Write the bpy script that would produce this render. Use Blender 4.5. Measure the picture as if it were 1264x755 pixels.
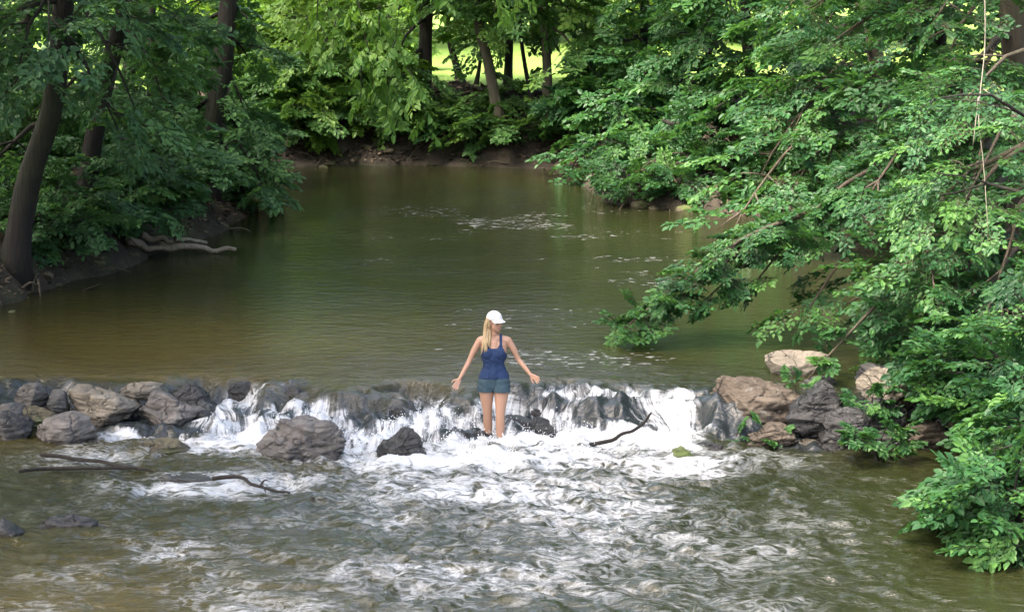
import bpy, bmesh, math, random
import numpy as np
from mathutils import Vector, Matrix

for o in list(bpy.data.objects):
    bpy.data.objects.remove(o)
scene = bpy.context.scene
COL = scene.collection
R = math.radians

# ------------------------------------------------------------ camera
CAM_H, PITCH, LENS = 5.7, R(9.87), 70.0
cam_d = bpy.data.cameras.new('camera')
cam_d.lens = LENS; cam_d.sensor_width = 36.0; cam_d.sensor_fit = 'HORIZONTAL'
cam_d.clip_start = 0.1; cam_d.clip_end = 2000
cam = bpy.data.objects.new('camera', cam_d); COL.objects.link(cam)
cam.location = (0, 0, CAM_H); cam.rotation_euler = (R(90) - PITCH, 0, 0)
scene.camera = cam

# ------------------------------------------------------------ world, sun, exposure
SUN_EL, SUN_AZ = R(56), R(-118)        # azimuth from +Y (upstream), negative = left
w = bpy.data.worlds.new('World'); scene.world = w; w.use_nodes = True
nt = w.node_tree
sky = nt.nodes.new('ShaderNodeTexSky'); sky.sky_type = 'NISHITA'; sky.sun_disc = False
sky.sun_elevation = SUN_EL; sky.sun_rotation = SUN_AZ
sky.air_density = 1.0; sky.dust_density = 9.0; sky.ozone_density = 0.4
bg = nt.nodes['Background']; bg.inputs['Strength'].default_value = 0.15
nt.links.new(sky.outputs[0], bg.inputs['Color'])
sun_d = bpy.data.lights.new('sun', 'SUN'); sun_d.energy = 1.15; sun_d.angle = R(13); sun_d.color = (1.0, .95, .86)
sun = bpy.data.objects.new('sun', sun_d); COL.objects.link(sun)
sdir = Vector((math.sin(SUN_AZ) * math.cos(SUN_EL), math.cos(SUN_AZ) * math.cos(SUN_EL), math.sin(SUN_EL)))
sun.rotation_euler = (-sdir).to_track_quat('-Z', 'Y').to_euler()
vs = scene.view_settings
vs.view_transform = 'Standard'; vs.look = 'None'; vs.gamma = 1.0; vs.exposure = 2.65; vs.use_curve_mapping = False
scene.render.engine = 'CYCLES'
cy = scene.cycles
cy.max_bounces = 8; cy.diffuse_bounces = 4; cy.glossy_bounces = 3; cy.transmission_bounces = 4; cy.transparent_max_bounces = 4
cy.caustics_reflective = False; cy.caustics_refractive = False
cy.use_denoising = True
cy.sample_clamp_indirect = 6.0

# ------------------------------------------------------------ helpers
F = LENS / 36.0 * 1264
def ray(px, py):
    u = (px - 632) / F; v = (377.5 - py) / F
    c, s = math.cos(PITCH), math.sin(PITCH)
    return np.array([u, c + v * s, -s + v * c])
def at_z(px, py, z):                                   # point of the photo standing on the level z
    d = ray(px, py); t = (z - CAM_H) / d[2]
    return np.array([0, 0, CAM_H]) + d * t
def at(px, py, Y):                                     # point of the photo at the distance Y upstream
    d = ray(px, py); t = Y / d[1]
    return np.array([0, 0, CAM_H]) + d * t

def _hash(ix, iy, iz, seed):
    h = (ix.astype(np.int64) * 374761393 + iy.astype(np.int64) * 668265263 + iz.astype(np.int64) * 2147483647 + seed * 1274126177) & 0xffffffff
    h = ((h ^ (h >> 13)) * 1274126177) & 0xffffffff
    h = ((h ^ (h >> 16)) * 2246822519) & 0xffffffff
    return ((h ^ (h >> 15)) & 0xffff) / 32767.5 - 1.0
def noise3(x, y, z=0.0, seed=0):
    x = np.asarray(x, float); y = np.asarray(y, float); z = np.zeros_like(x) + z
    x0, y0, z0 = np.floor(x), np.floor(y), np.floor(z)
    fx, fy, fz = x - x0, y - y0, z - z0
    sx, sy, sz = (f * f * f * (f * (f * 6 - 15) + 10) for f in (fx, fy, fz))
    r = 0
    for i in (0, 1):
        for j in (0, 1):
            for k in (0, 1):
                wgt = (sx if i else 1 - sx) * (sy if j else 1 - sy) * (sz if k else 1 - sz)
                r = r + wgt * _hash(x0 + i, y0 + j, z0 + k, seed)
    return r
def fbm(x, y, z=0.0, octv=4, seed=0, gain=.5):
    a, s, r, f = 1.0, 0.0, 0.0, 1.0
    for o in range(octv):
        r = r + a * noise3(np.asarray(x) * f + 17.3 * o, np.asarray(y) * f - 9.1 * o, np.asarray(z) * f, seed + o)
        s += a; a *= gain; f *= 2.03
    return r / s * 1.6
def sstep(a, b, x):
    t = np.clip((x - a) / (b - a), 0, 1); return t * t * (3 - 2 * t)

def mk_mesh(name, V, faces, mats=(), parent=None, smooth=True, mat_idx=None, attrs=None, uv=None):
    """faces: list of int arrays (n,3) or (n,4). Links ONE mesh object."""
    V = np.asarray(V, np.float32)
    me = bpy.data.meshes.new(name)
    me.vertices.add(len(V)); me.vertices.foreach_set('co', V.ravel())
    loops = np.concatenate([f.ravel() for f in faces]).astype(np.int32)
    sizes = np.concatenate([np.full(len(f), f.shape[1], np.int32) for f in faces])
    starts = np.concatenate([[0], np.cumsum(sizes)[:-1]]).astype(np.int32)
    me.loops.add(len(loops)); me.loops.foreach_set('vertex_index', loops)
    me.polygons.add(len(sizes)); me.polygons.foreach_set('loop_start', starts)
    try: me.polygons.foreach_set('loop_total', sizes)
    except Exception: pass
    me.polygons.foreach_set('use_smooth', np.full(len(sizes), smooth, bool))
    if mat_idx is not None: me.polygons.foreach_set('material_index', np.asarray(mat_idx, np.int32))
    me.update(calc_edges=True)
    for k, a in (attrs or {}).items():
        at_ = me.attributes.new(k, 'FLOAT', 'POINT'); at_.data.foreach_set('value', np.asarray(a, np.float32))
    if uv is not None:
        l = me.uv_layers.new(name='UVMap'); l.data.foreach_set('uv', np.asarray(uv, np.float32)[loops].ravel())
    for m in mats: me.materials.append(m)
    me.validate()
    o = bpy.data.objects.new(name, me); COL.objects.link(o)
    if parent: o.parent = parent
    return o
def tag(o, label, cat, group=None, kind=None):
    o['label'] = label; o['category'] = cat
    if group: o['group'] = group
    if kind: o['kind'] = kind
    return o
def structure(o, label=None):
    o['kind'] = 'structure'
    if label: o['label'] = label
    return o
def empty(name, loc):
    o = bpy.data.objects.new(name, None); COL.objects.link(o); o.location = Vector(loc); o.empty_display_size = .2
    return o
def resample(pts, n):
    pts = np.asarray(pts, float); m = len(pts)
    # Catmull-Rom through the points
    P = np.vstack([2 * pts[0] - pts[1], pts, 2 * pts[-1] - pts[-2]])
    t = np.linspace(0, m - 1 - 1e-6, n); i = t.astype(int); f = (t - i)[:, None]
    p0, p1, p2, p3 = P[i], P[i + 1], P[i + 2], P[i + 3]
    return .5 * (2 * p1 + (p2 - p0) * f + (2 * p0 - 5 * p1 + 4 * p2 - p3) * f ** 2 + (3 * p1 - p0 - 3 * p2 + p3) * f ** 3)
class Geo:
    def __init__(s): s.V, s.Q, s.T, s.n = [], [], [], 0
    def add(s, V, Q=None, T=None):
        if Q is not None and len(Q): s.Q.append(np.asarray(Q) + s.n)
        if T is not None and len(T): s.T.append(np.asarray(T) + s.n)
        s.V.append(np.asarray(V, float)); s.n += len(V)
    def tube(s, pts, rad, n=8, wob=0.0, seed=0, flat=1.0):
        pts = np.asarray(pts, float); m = len(pts); rad = np.broadcast_to(np.asarray(rad, float), (m,))
        d = np.gradient(pts, axis=0); d /= np.linalg.norm(d, axis=1, keepdims=True) + 1e-9
        ref = np.array([0, 0, 1.0]) if abs(d[:, 2]).mean() < .8 else np.array([1.0, 0, 0])
        a = np.cross(d, ref); a /= np.linalg.norm(a, axis=1, keepdims=True) + 1e-9
        b = np.cross(d, a)
        th = np.arange(n) / n * 2 * math.pi
        rr = rad[:, None] * np.ones((1, n))
        if wob:
            L = np.concatenate([[0], np.cumsum(np.linalg.norm(np.diff(pts, axis=0), axis=1))])
            rr = rr * (1 + wob * noise3(np.cos(th)[None] * 1.6 + np.zeros((m, 1)), np.sin(th)[None] * 1.6 + np.zeros((m, 1)), (L * 1.3)[:, None] + np.zeros((1, n)), seed))
        V = pts[:, None] + (np.cos(th)[None, :, None] * a[:, None] + flat * np.sin(th)[None, :, None] * b[:, None]) * rr[..., None]
        V = np.vstack([V.reshape(-1, 3), pts[:1], pts[-1:]])
        i, j = np.meshgrid(np.arange(m - 1), np.arange(n), indexing='ij'); j2 = (j + 1) % n
        Q = np.stack([i * n + j, i * n + j2, (i + 1) * n + j2, (i + 1) * n + j], -1).reshape(-1, 4)
        k = np.arange(n); k2 = (k + 1) % n
        T = np.vstack([np.stack([k2, k, np.full(n, m * n)], 1), np.stack([(m - 1) * n + k, (m - 1) * n + k2, np.full(n, m * n + 1)], 1)])
        s.add(V, Q, T)
    def build(s, name, mats, parent=None, smooth=True, attrs=None):
        fs = ([np.vstack(s.Q)] if s.Q else []) + ([np.vstack(s.T)] if s.T else [])
        return mk_mesh(name, np.vstack(s.V), fs, mats, parent, smooth, attrs=attrs)

# ------------------------------------------------------------ materials
class NT:
    def __init__(s, name):
        s.m = bpy.data.materials.new(name); s.m.use_nodes = True; s.t = s.m.node_tree
        s.b = s.t.nodes['Principled BSDF']; s.out = s.t.nodes['Material Output']
    def n(s, typ, **kw):
        nd = s.t.nodes.new(typ)
        for k, v in kw.items():
            if k.startswith('i_'): nd.inputs[k[2:].replace('_', ' ')].default_value = v
            else: setattr(nd, k, v)
        return nd
    def l(s, a, b): s.t.links.new(a, b)
    def noise(s, vec, scale, detail=5, rough=.55, dist=0.0):
        nd = s.n('ShaderNodeTexNoise'); nd.inputs['Scale'].default_value = scale; nd.inputs['Detail'].default_value = detail
        nd.inputs['Roughness'].default_value = rough; nd.inputs['Distortion'].default_value = dist
        if vec is not None: s.l(vec, nd.inputs['Vector'])
        return nd.outputs['Fac']
    def math(s, op, a, b=None, clamp=False):
        nd = s.n('ShaderNodeMath', operation=op, use_clamp=clamp)
        for i, v in enumerate((a, b)):
            if v is None: continue
            if isinstance(v, (int, float)): nd.inputs[i].default_value = v
            else: s.l(v, nd.inputs[i])
        return nd.outputs[0]
    def mapr(s, v, a, b, c=0.0, d=1.0, smooth=False):
        nd = s.n('ShaderNodeMapRange'); nd.interpolation_type = 'SMOOTHSTEP' if smooth else 'LINEAR'
        for i, x in enumerate((v, a, b, c, d)):
            if isinstance(x, (int, float)): nd.inputs[i].default_value = x
            else: s.l(x, nd.inputs[i])
        return nd.outputs[0]
    def mix(s, f, a, b):
        nd = s.n('ShaderNodeMix', data_type='RGBA')
        for sock, v in ((nd.inputs[0], f), (nd.inputs[6], a), (nd.inputs[7], b)):
            if isinstance(v, (int, float)): sock.default_value = v
            elif isinstance(v, (tuple, list)): sock.default_value = (*v, 1)
            else: s.l(v, sock)
        return nd.outputs[2]
    def ramp(s, f, stops):
        nd = s.n('ShaderNodeValToRGB'); e = nd.color_ramp.elements
        while len(e) < len(stops): e.new(.5)
        for x, (p, c) in zip(e, stops): x.position = p; x.color = (*c, 1)
        s.l(f, nd.inputs[0]); return nd.outputs[0]
    def attr(s, name):
        return s.n('ShaderNodeAttribute', attribute_name=name).outputs['Fac']
    def bump(s, h, strength, dist, prev=None):
        nd = s.n('ShaderNodeBump'); nd.inputs['Distance'].default_value = dist
        if isinstance(strength, (int, float)): nd.inputs['Strength'].default_value = strength
        else: s.l(strength, nd.inputs['Strength'])
        s.l(h, nd.inputs['Height'])
        if prev is not None: s.l(prev, nd.inputs['Normal'])
        return nd.outputs[0]
    def set(s, **kw):
        for k, v in kw.items():
            sock = s.b.inputs[k.replace('_', ' ')]
            if isinstance(v, (int, float)): sock.default_value = v
            elif isinstance(v, tuple): sock.default_value = (*v, 1) if len(v) == 3 else v
            else: s.l(v, sock)
        return s
    def obj(s): return s.n('ShaderNodeTexCoord').outputs['Object']
    def scaled(s, vec, sc):
        nd = s.n('ShaderNodeMapping'); nd.inputs['Scale'].default_value = sc; s.l(vec, nd.inputs['Vector']); return nd.outputs[0]

def leaf_mat(name, dark, mid, light, trans=.38):
    M = NT(name)
    c = M.ramp(M.attr('rnd'), [(0, dark), (.55, mid), (1, light)])
    M.set(Base_Color=c, Roughness=.48, Specular_IOR_Level=.36)
    tr = M.n('ShaderNodeBsdfTranslucent')
    c2 = M.mix(.35, c, (min(1, light[0] * 1.5), min(1, light[1] * 1.5), light[2] * .5)); M.l(c2, tr.inputs['Color'])
    mx = M.n('ShaderNodeMixShader'); mx.inputs[0].default_value = trans
    M.l(M.b.outputs[0], mx.inputs[1]); M.l(tr.outputs[0], mx.inputs[2]); M.l(mx.outputs[0], M.out.inputs[0])
    return M.m
LEAF = {
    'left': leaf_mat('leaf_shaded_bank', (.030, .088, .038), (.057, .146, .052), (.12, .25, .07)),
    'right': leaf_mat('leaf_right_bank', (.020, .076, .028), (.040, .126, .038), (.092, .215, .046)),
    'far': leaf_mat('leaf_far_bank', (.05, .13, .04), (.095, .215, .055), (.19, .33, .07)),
    'lime': leaf_mat('leaf_sunlit', (.07, .16, .025), (.13, .25, .035), (.20, .33, .05), .45),  # sunlight put into the leaf colour: brighter and yellower
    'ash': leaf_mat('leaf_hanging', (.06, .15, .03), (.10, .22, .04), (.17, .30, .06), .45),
}
def bark_mat(name, a, b, moss=0.0):
    M = NT(name); o = M.obj()
    n1 = M.noise(M.scaled(o, (5, 5, .8)), 2.2, 7, .65)
    n2 = M.noise(o, 1.3, 3)
    c = M.mix(n1, a, b)
    if moss: c = M.mix(M.mapr(n2, .48, .7, 0, moss), c, (.05, .075, .025))
    M.set(Base_Color=c, Roughness=.9, Normal=M.bump(n1, 1.0, .07))
    return M.m
BARK = bark_mat('bark_dark', (.004, .0035, .003), (.026, .021, .017), .25)
BARK_GREY = bark_mat('bark_grey', (.04, .036, .026), (.14, .125, .09), .5)
BARK_BROWN = bark_mat('bark_brown', (.03, .024, .017), (.12, .095, .068), .3)
WOOD_PALE = bark_mat('wood_pale', (.12, .10, .075), (.34, .29, .22))
WOOD_WET = bark_mat('wood_wet', (.006, .005, .004), (.028, .022, .016))
VINE = bark_mat('vine_pale', (.22, .2, .15), (.42, .38, .30))

def rock_mat(name, c0, c1, c2, rough=.8, moss=0.0):
    M = NT(name); o = M.obj()
    st = M.noise(M.scaled(o, (1.2, 1.2, 5.0)), 2.2, 8, .62, .6)
    n2 = M.noise(o, 9.0, 6, .7)
    n3 = M.noise(o, 1.7, 4, .6)
    c = M.ramp(M.math('ADD', M.math('MULTIPLY', st, .6), M.math('MULTIPLY', n3, .4)), [(.30, c0), (.5, c1), (.66, c2)])
    c = M.mix(M.mapr(n2, .42, .62, 0, .45), c, tuple(x * .45 for x in c1))
    vo = M.n('ShaderNodeTexVoronoi', feature='DISTANCE_TO_EDGE'); vo.inputs['Scale'].default_value = 1.9
    wv = M.n('ShaderNodeMix', data_type='RGBA'); wv.inputs[0].default_value = .22
    nz = M.n('ShaderNodeTexNoise'); nz.inputs['Scale'].default_value = 2.4; nz.inputs['Detail'].default_value = 5; M.l(o, nz.inputs['Vector'])
    M.l(M.scaled(o, (.8, .8, 1.9)), wv.inputs[6]); M.l(nz.outputs['Color'], wv.inputs[7]); M.l(wv.outputs[2], vo.inputs['Vector'])
    crack = M.mapr(M.math('ADD', vo.outputs['Distance'], M.math('MULTIPLY', n3, .12)), .045, .075, 0, 1)
    c = M.mix(crack, tuple(x * .45 for x in c0), c)
    if moss:
        c = M.mix(M.mapr(n3, .62 - .3 * moss, .75 - .2 * moss, 0, .85), c, (.10, .145, .025))
    lich = M.noise(o, 5.5, 4, .6)
    c = M.mix(M.mapr(lich, .62, .72, 0, .25), c, (.42, .42, .38))
    b = M.bump(n2, .8, .04); b = M.bump(st, 1.0, .09, b); b = M.bump(crack, .8, .04, b)
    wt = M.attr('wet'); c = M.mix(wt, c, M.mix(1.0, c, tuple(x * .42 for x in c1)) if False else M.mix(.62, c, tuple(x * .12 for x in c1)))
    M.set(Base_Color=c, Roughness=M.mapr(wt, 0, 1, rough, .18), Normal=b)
    return M.m
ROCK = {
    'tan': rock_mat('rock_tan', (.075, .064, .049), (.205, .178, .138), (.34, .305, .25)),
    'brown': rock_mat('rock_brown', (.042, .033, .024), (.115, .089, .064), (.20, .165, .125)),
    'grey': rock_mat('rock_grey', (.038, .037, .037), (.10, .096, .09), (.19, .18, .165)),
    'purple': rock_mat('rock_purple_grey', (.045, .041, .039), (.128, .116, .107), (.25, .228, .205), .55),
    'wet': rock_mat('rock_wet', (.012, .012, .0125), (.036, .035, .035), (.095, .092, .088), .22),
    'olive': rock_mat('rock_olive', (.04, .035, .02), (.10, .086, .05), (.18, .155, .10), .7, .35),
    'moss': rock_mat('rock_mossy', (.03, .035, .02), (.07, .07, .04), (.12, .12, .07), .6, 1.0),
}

# ------------------------------------------------------------ terrain
SHORE = np.array([  # river polygon, counter-clockwise, metres
    (-8.6, -20), (5.2, -20), (5.0, 10), (4.75, 18), (5.2, 21), (5.6, 24), (6.3, 29), (7.2, 35), (7.0, 39.5), (4.6, 41.2), (2.4, 42.6), (1.9, 44.5),
    (1.8, 47.5), (1.2, 50.6), (-2.5, 51.4), (-6.4, 51.2), (-7.6, 50.2), (-6.6, 46), (-5.7, 43), (-5.35, 40.6), (-6.1, 37), (-7.0, 33.4),
    (-7.8, 30), (-8.3, 27), (-8.6, 24)])
def shore_dist(x, y):
    """signed distance to the shoreline, positive on land"""
    best = np.full(x.shape, 1e9); inside = np.zeros(x.shape, bool); n = len(SHORE)
    for i in range(n):
        ax, ay = SHORE[i]; bx, by = SHORE[(i + 1) % n]
        ex, ey = bx - ax, by - ay
        t = np.clip(((x - ax) * ex + (y - ay) * ey) / (ex * ex + ey * ey), 0, 1)
        best = np.minimum(best, np.hypot(x - ax - t * ex, y - ay - t * ey))
        c = ((ay > y) != (by > y)) & (x < (bx - ax) * (y - ay) / (by - ay + 1e-12) + ax)
        inside ^= c
    return np.where(inside, -best, best)
POOL = .45
def land_z(x, y):
    wob = fbm(x * .9, y * .9, 0, 3, 5) * .28
    d = shore_dist(x, y) + wob
    base = POOL * sstep(22, 25, y)
    far = sstep(46, 50, y)
    left = 1 - sstep(-4, 0, x)
    h1 = .62 + .35 * far + .25 * fbm(x * .35, y * .35, 0, 2, 9) - .25 * (1 - left)
    up = base + h1 * sstep(-.15, .9, d) + (.7 + .15 * far) * sstep(.7, 3.6, d) + .5 * sstep(3, 9, d) * (1 - far)
    rightfar = np.exp(-((x - 5.0) / 3.2) ** 2 - ((y - 44.5) / 3.0) ** 2)
    up = up + .22 * rightfar * sstep(.2, 2.5, d)
    up = up + (fbm(x * 1.9, y * 1.9, 0, 4, 11) * .17 + fbm(x * 5, y * 5, 0, 3, 13) * .05) * sstep(-.2, .5, d) * (1 - .8 * sstep(55, 60, y))
    up = up + rightfar * sstep(.3, 1.2, d) * (fbm(x * 1.4, y * 1.4, 0, 3, 87) * .35 + fbm(x * 4.2, y * 4.2, 0, 3, 88) * .18)
    field = 2.08 + .004 * (y - 60) + .05 * fbm(x * .2, y * .2, 0, 2, 3)
    up = np.where(True, up + (field - up) * sstep(53.5, 57.5, y), up)
    hills = 14 * sstep(150, 420, np.hypot(x, y))
    up = up + hills
    bed = -.9 + .68 * np.exp(-(((x + .25) / .75) ** 2 + ((y - 23.35) / .55) ** 2)) + .1 * fbm(x, y, 0, 2, 21)
    k = sstep(-.55, .02, d)
    return bed + (up - bed) * k
def axis_samples(a, b, step, far, grow=1.12):
    core = list(np.arange(a, b + 1e-6, step)); s = step; x = b
    while x < far: s *= grow; x += s; core.append(x)
    s = step; x = a; pre = []
    while x > -far: s *= grow; x -= s; pre.append(x)
    return np.array(pre[::-1] + core)
gx = axis_samples(-15, 12, .13, 900); gy = axis_samples(12, 60, .13, 900)
GX, GY = np.meshgrid(gx, gy)
GZ = land_z(GX.ravel(), GY.ravel()).reshape(GX.shape)
def grid_faces(ny, nx):
    i, j = np.meshgrid(np.arange(ny - 1), np.arange(nx - 1), indexing='ij')
    return np.stack([i * nx + j, i * nx + j + 1, (i + 1) * nx + j + 1, (i + 1) * nx + j], -1).reshape(-1, 4)
M = NT('ground_soil'); o_ = M.obj()
n1 = M.noise(o_, 3.0, 8, .65); n2 = M.noise(o_, .6, 4); n3 = M.noise(o_, 26.0, 5, .7)
soil = M.ramp(n1, [(.3, (.010, .008, .006)), (.5, (.028, .022, .015)), (.7, (.062, .050, .036))])
soil = M.mix(M.mapr(n3, .45, .7, 0, .5), soil, (.10, .076, .052))
soil = M.mix(M.mapr(n2, .52, .66, 0, .6), soil, (.035, .055, .018))
gr = M.ramp(M.noise(o_, 1.1, 8, .7), [(.3, (.10, .19, .025)), (.55, (.16, .27, .035)), (.75, (.25, .33, .06))])
M.set(Base_Color=M.mix(M.attr('field'), soil, gr), Roughness=.95, Normal=M.bump(M.math('ADD', n1, n3), .8, .06))
fieldmask = sstep(54.6, 56.2, GY + 1.0 * fbm(GX * .8, GY * .8, 0, 3, 31))
ground = mk_mesh('ground', np.stack([GX, GY, GZ], -1).reshape(-1, 3), [grid_faces(*GX.shape)], [M.m], attrs={'field': fieldmask.ravel()})
structure(ground, 'earth banks and bright sunlit field around the creek')
def gz(x, y): return float(land_z(np.array([x], float), np.array([y], float))[0])

# ------------------------------------------------------------ river
wx = np.arange(-10.5, 8.2, .028)
wy = np.concatenate([np.arange(9, 15.5, .10), np.arange(15.5, 27.0, .026), np.arange(27.0, 34, .06), np.arange(34, 53, .14)])
WX, WY = np.meshgrid(wx, wy)
def crest(x): return 25.02 + .22 * noise3(x * .55, 3.1, 0, 41) + .12 * noise3(x * 1.7, 8.3, 0, 43) + .10 * np.exp(-((x - 1.9) / .7) ** 2) * -2.2
def water_level(x, y):
    yc = crest(x); wid = 1.95 + .5 * noise3(x * .8, 5, 0, 45) - .55 * np.exp(-((x - 1.75) / .75) ** 2)
    t = np.clip((yc - y) / wid, 0, 1)
    t = np.clip(t + .20 * fbm(x * 1.5, y * 1.5, 0, 3, 47) * sstep(0, .15, t) * sstep(1, .8, t), 0, 1)
    at_ = .55 + .3 * noise3(x * 1.1, 2.2, 0, 46)                       # where the steep step sits in each strip of the fall
    prof = .55 * t + .45 * sstep(at_ - .16, at_ + .16, t)
    return POOL * (1 - prof), t
lev, tt = water_level(WX, WY)
x, y = WX, WY
# turbulence strength below and on the fall
down = np.clip(23.6 - y, 0, None)
act = np.exp(-((x + .6) / 3.4) ** 4)                                   # the width of the running water
right_calm = sstep(2.2, 3.6, x - .18 * down); left_calm = sstep(-3.6, -5.4, x + .12 * down)
energy = np.exp(-down / 2.6) * (y < 23.9) * (1 - .85 * right_calm) * (1 - .75 * left_calm)
onfall = sstep(.05, .4, tt) * sstep(1.0, .85, tt)
wxp = x + .35 * fbm(x * .7, y * .5, 0, 2, 51); wyp = y + .35 * fbm(x * .6, y * .6, 1, 2, 53)
rid = 1 - np.abs(fbm(wxp * 1.5, wyp * 1.7, 0, 3, 55)) * 1.6
rid2 = 1 - np.abs(fbm(wxp * 3.6, wyp * 4.4, 0, 3, 57)) * 1.6
chop = fbm(wxp * 2.7, wyp * 4.6, 0, 3, 59) * .034 + (1 - np.abs(fbm(wxp * 3.4, wyp * 6.2, 2, 2, 61)) * 1.5) * .012
lowmask = sstep(24.0, 23.2, y); energy = energy * (1 - .85 * np.exp(-((x + .22) / .35) ** 2 - ((y - 23.15) / .35) ** 2))
WZ = lev + energy * lowmask * (.085 * rid + .03 * rid2 + .02 * fbm(x * 8, y * 8, 0, 3, 63)) \
    + lowmask * chop * (.55 + 1.2 * np.exp(-((x - .2) / 3.2) ** 2) * sstep(14, 19, y)) \
    + onfall * (.035 * fbm(x * 6, y * 1.9, 0, 3, 65) + .11 * fbm(x * 1.7, y * 1.9, 0, 3, 67) + .045 * (1 - 2 * np.abs(fbm(x * 3.1, y * 3.1, 0, 2, 68)))) \
    + sstep(26.3, 24.6, y) * sstep(.12, .0, tt) * (.010 * fbm(x * 1.6, y * 6, 0, 3, 69))
# foam density, with silvery sky reflection painted in at lower centre
def blob(cx, cy_, sx, sy): return np.exp(-((x - cx) / sx) ** 2 - ((y - cy_) / sy) ** 2)
foam = .86 * sstep(23.9, 23.45, y) * np.exp(-np.clip(23.2 - y, 0, None) / .85) * sstep(-4.3, -3.2, x) * sstep(2.7, 1.9, x)
foam = np.maximum(foam, .62 * blob(-.4, 22.3, 2.7, .75))
foam = np.maximum(foam, .44 * blob(-.1, 21.0, 2.8, 1.3))
foam = np.maximum(foam,   .62 * blob(-3.1, 22.9, 1.6, .7)); foam = np.maximum(foam, .44 * blob(-3.0, 21.2, 1.9, 1.0))
foam = np.maximum(foam, .46 * blob(1.9, 21.9, 1.2, 1.2)); foam = np.maximum(foam, .38 * blob(.5, 18.1, 2.9, 2.9))  # last blob: thin foam plus sky sheen painted as foam
foam = np.maximum(foam, .36 * blob(-4.8, 22.4, 1.2, .9)); foam = np.maximum(foam, .62 * blob(-4.6, 23.5, .5, .3))
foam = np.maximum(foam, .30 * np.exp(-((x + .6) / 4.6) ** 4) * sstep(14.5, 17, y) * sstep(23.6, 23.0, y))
foam = foam + .10 * fbm(x * .9, y * .9, 0, 3, 71) * lowmask * (foam > .1)
fallx = sstep(-4.2, -3.6, x) * sstep(2.6, 2.3, x)
foam = foam * (1 - .85 * sstep(.97, .72, tt) * (tt > .001))
veil = (.33 + .11 * sstep(.2, -.8, x) + .20 * sstep(.35, .95, tt) + .42 * fbm(x * 1.5, y * 1.3, 0, 3, 73) - .13 * np.exp(-((x - 1.6) / .8) ** 2)) * onfall * (.35 + .65 * fallx)
veil = np.where(onfall > .02, np.clip(veil, 0, .53), 0)
foam = np.maximum(foam, veil)
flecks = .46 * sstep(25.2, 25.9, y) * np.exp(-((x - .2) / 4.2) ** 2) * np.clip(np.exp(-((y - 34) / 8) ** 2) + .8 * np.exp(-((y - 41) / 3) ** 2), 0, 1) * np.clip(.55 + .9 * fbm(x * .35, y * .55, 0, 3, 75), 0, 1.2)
crest_glints = .50 * np.exp(-((x - .8) / 2.0) ** 2) * np.exp(-((y - 25.9) / .9) ** 2)  # bright glints of the glassy crest, painted as white colour
# arc length along the flow for streak coordinates
ds = np.hypot(np.diff(lev, axis=0), np.diff(WY, axis=0)); S = np.vstack([np.zeros((1, WX.shape[1])), np.cumsum(ds, axis=0)])
U = WX + .16 * fbm(x * 1.1, y * 1.4, 0, 3, 77); 
shallow = np.clip(np.exp(-((x + 4.2) / 4.2) ** 2 - ((y - 26.5) / 3.4) ** 2) + .75 * np.exp(-((x + 4.5) / 2.6) ** 2 - ((y - 16.5) / 2.6) ** 2), 0, 1)
rip = np.where(y > 24.9, .17 + .5 * sstep(26.9, 24.9, y) + .25 * np.clip(flecks, 0, 1), .55)
M = NT('river_water'); uvn = M.n('ShaderNodeTexCoord'); uv = uvn.outputs['UV']; ob = uvn.outputs['Object']
fo, ve, sh, ri, fl = (M.attr(k) for k in ('foam', 'veil', 'shallow', 'rip', 'fleck'))
# lacy foam below the fall, long streaks on the fall
lace_n = M.noise(M.scaled(ob, (.65, 1.1, 1.6)), 4.8, 7, .6, 1.0)
lace = M.math('SUBTRACT', 1.0, M.math('MULTIPLY', M.math('ABSOLUTE', M.math('SUBTRACT', lace_n, .5)), 5.0))
fine = M.noise(M.scaled(ob, (.7, 1.35, 2.0)), 12.0, 5, .62, .8)
pat = M.math('ADD', M.math('MULTIPLY', lace, .55), M.math('MULTIPLY', fine, .55))
streak = M.math('ADD', M.math('MULTIPLY', M.noise(M.scaled(uv, (1, .13, 1)), 9.0, 7, .62, .5), .75), M.math('MULTIPLY', M.noise(M.scaled(uv, (1, .07, 1)), 34.0, 4, .6, .2), .38))
pat = M.mix(ve, pat, streak)
patf = M.n('ShaderNodeSeparateColor'); M.l(pat, patf.inputs[0]); patf = patf.outputs[0]
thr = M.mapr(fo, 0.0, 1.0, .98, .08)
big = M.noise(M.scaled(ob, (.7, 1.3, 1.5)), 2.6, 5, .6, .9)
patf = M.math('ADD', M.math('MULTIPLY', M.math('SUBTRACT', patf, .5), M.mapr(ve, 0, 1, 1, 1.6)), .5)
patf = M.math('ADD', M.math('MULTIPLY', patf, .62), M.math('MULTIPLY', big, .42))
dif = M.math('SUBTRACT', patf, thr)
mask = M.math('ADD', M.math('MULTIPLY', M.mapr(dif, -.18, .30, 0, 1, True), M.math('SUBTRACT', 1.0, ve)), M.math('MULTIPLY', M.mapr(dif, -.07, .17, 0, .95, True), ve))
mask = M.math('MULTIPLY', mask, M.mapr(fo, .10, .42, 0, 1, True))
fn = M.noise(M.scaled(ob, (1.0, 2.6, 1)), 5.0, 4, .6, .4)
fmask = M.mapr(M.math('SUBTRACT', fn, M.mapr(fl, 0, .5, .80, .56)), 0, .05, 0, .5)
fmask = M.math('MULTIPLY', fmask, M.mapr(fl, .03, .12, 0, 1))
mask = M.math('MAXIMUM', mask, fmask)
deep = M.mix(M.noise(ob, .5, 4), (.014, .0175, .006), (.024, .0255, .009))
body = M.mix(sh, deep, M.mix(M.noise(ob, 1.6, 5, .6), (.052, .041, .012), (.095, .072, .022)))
fallc = M.mix(ve, body, (.016, .020, .021))
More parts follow.
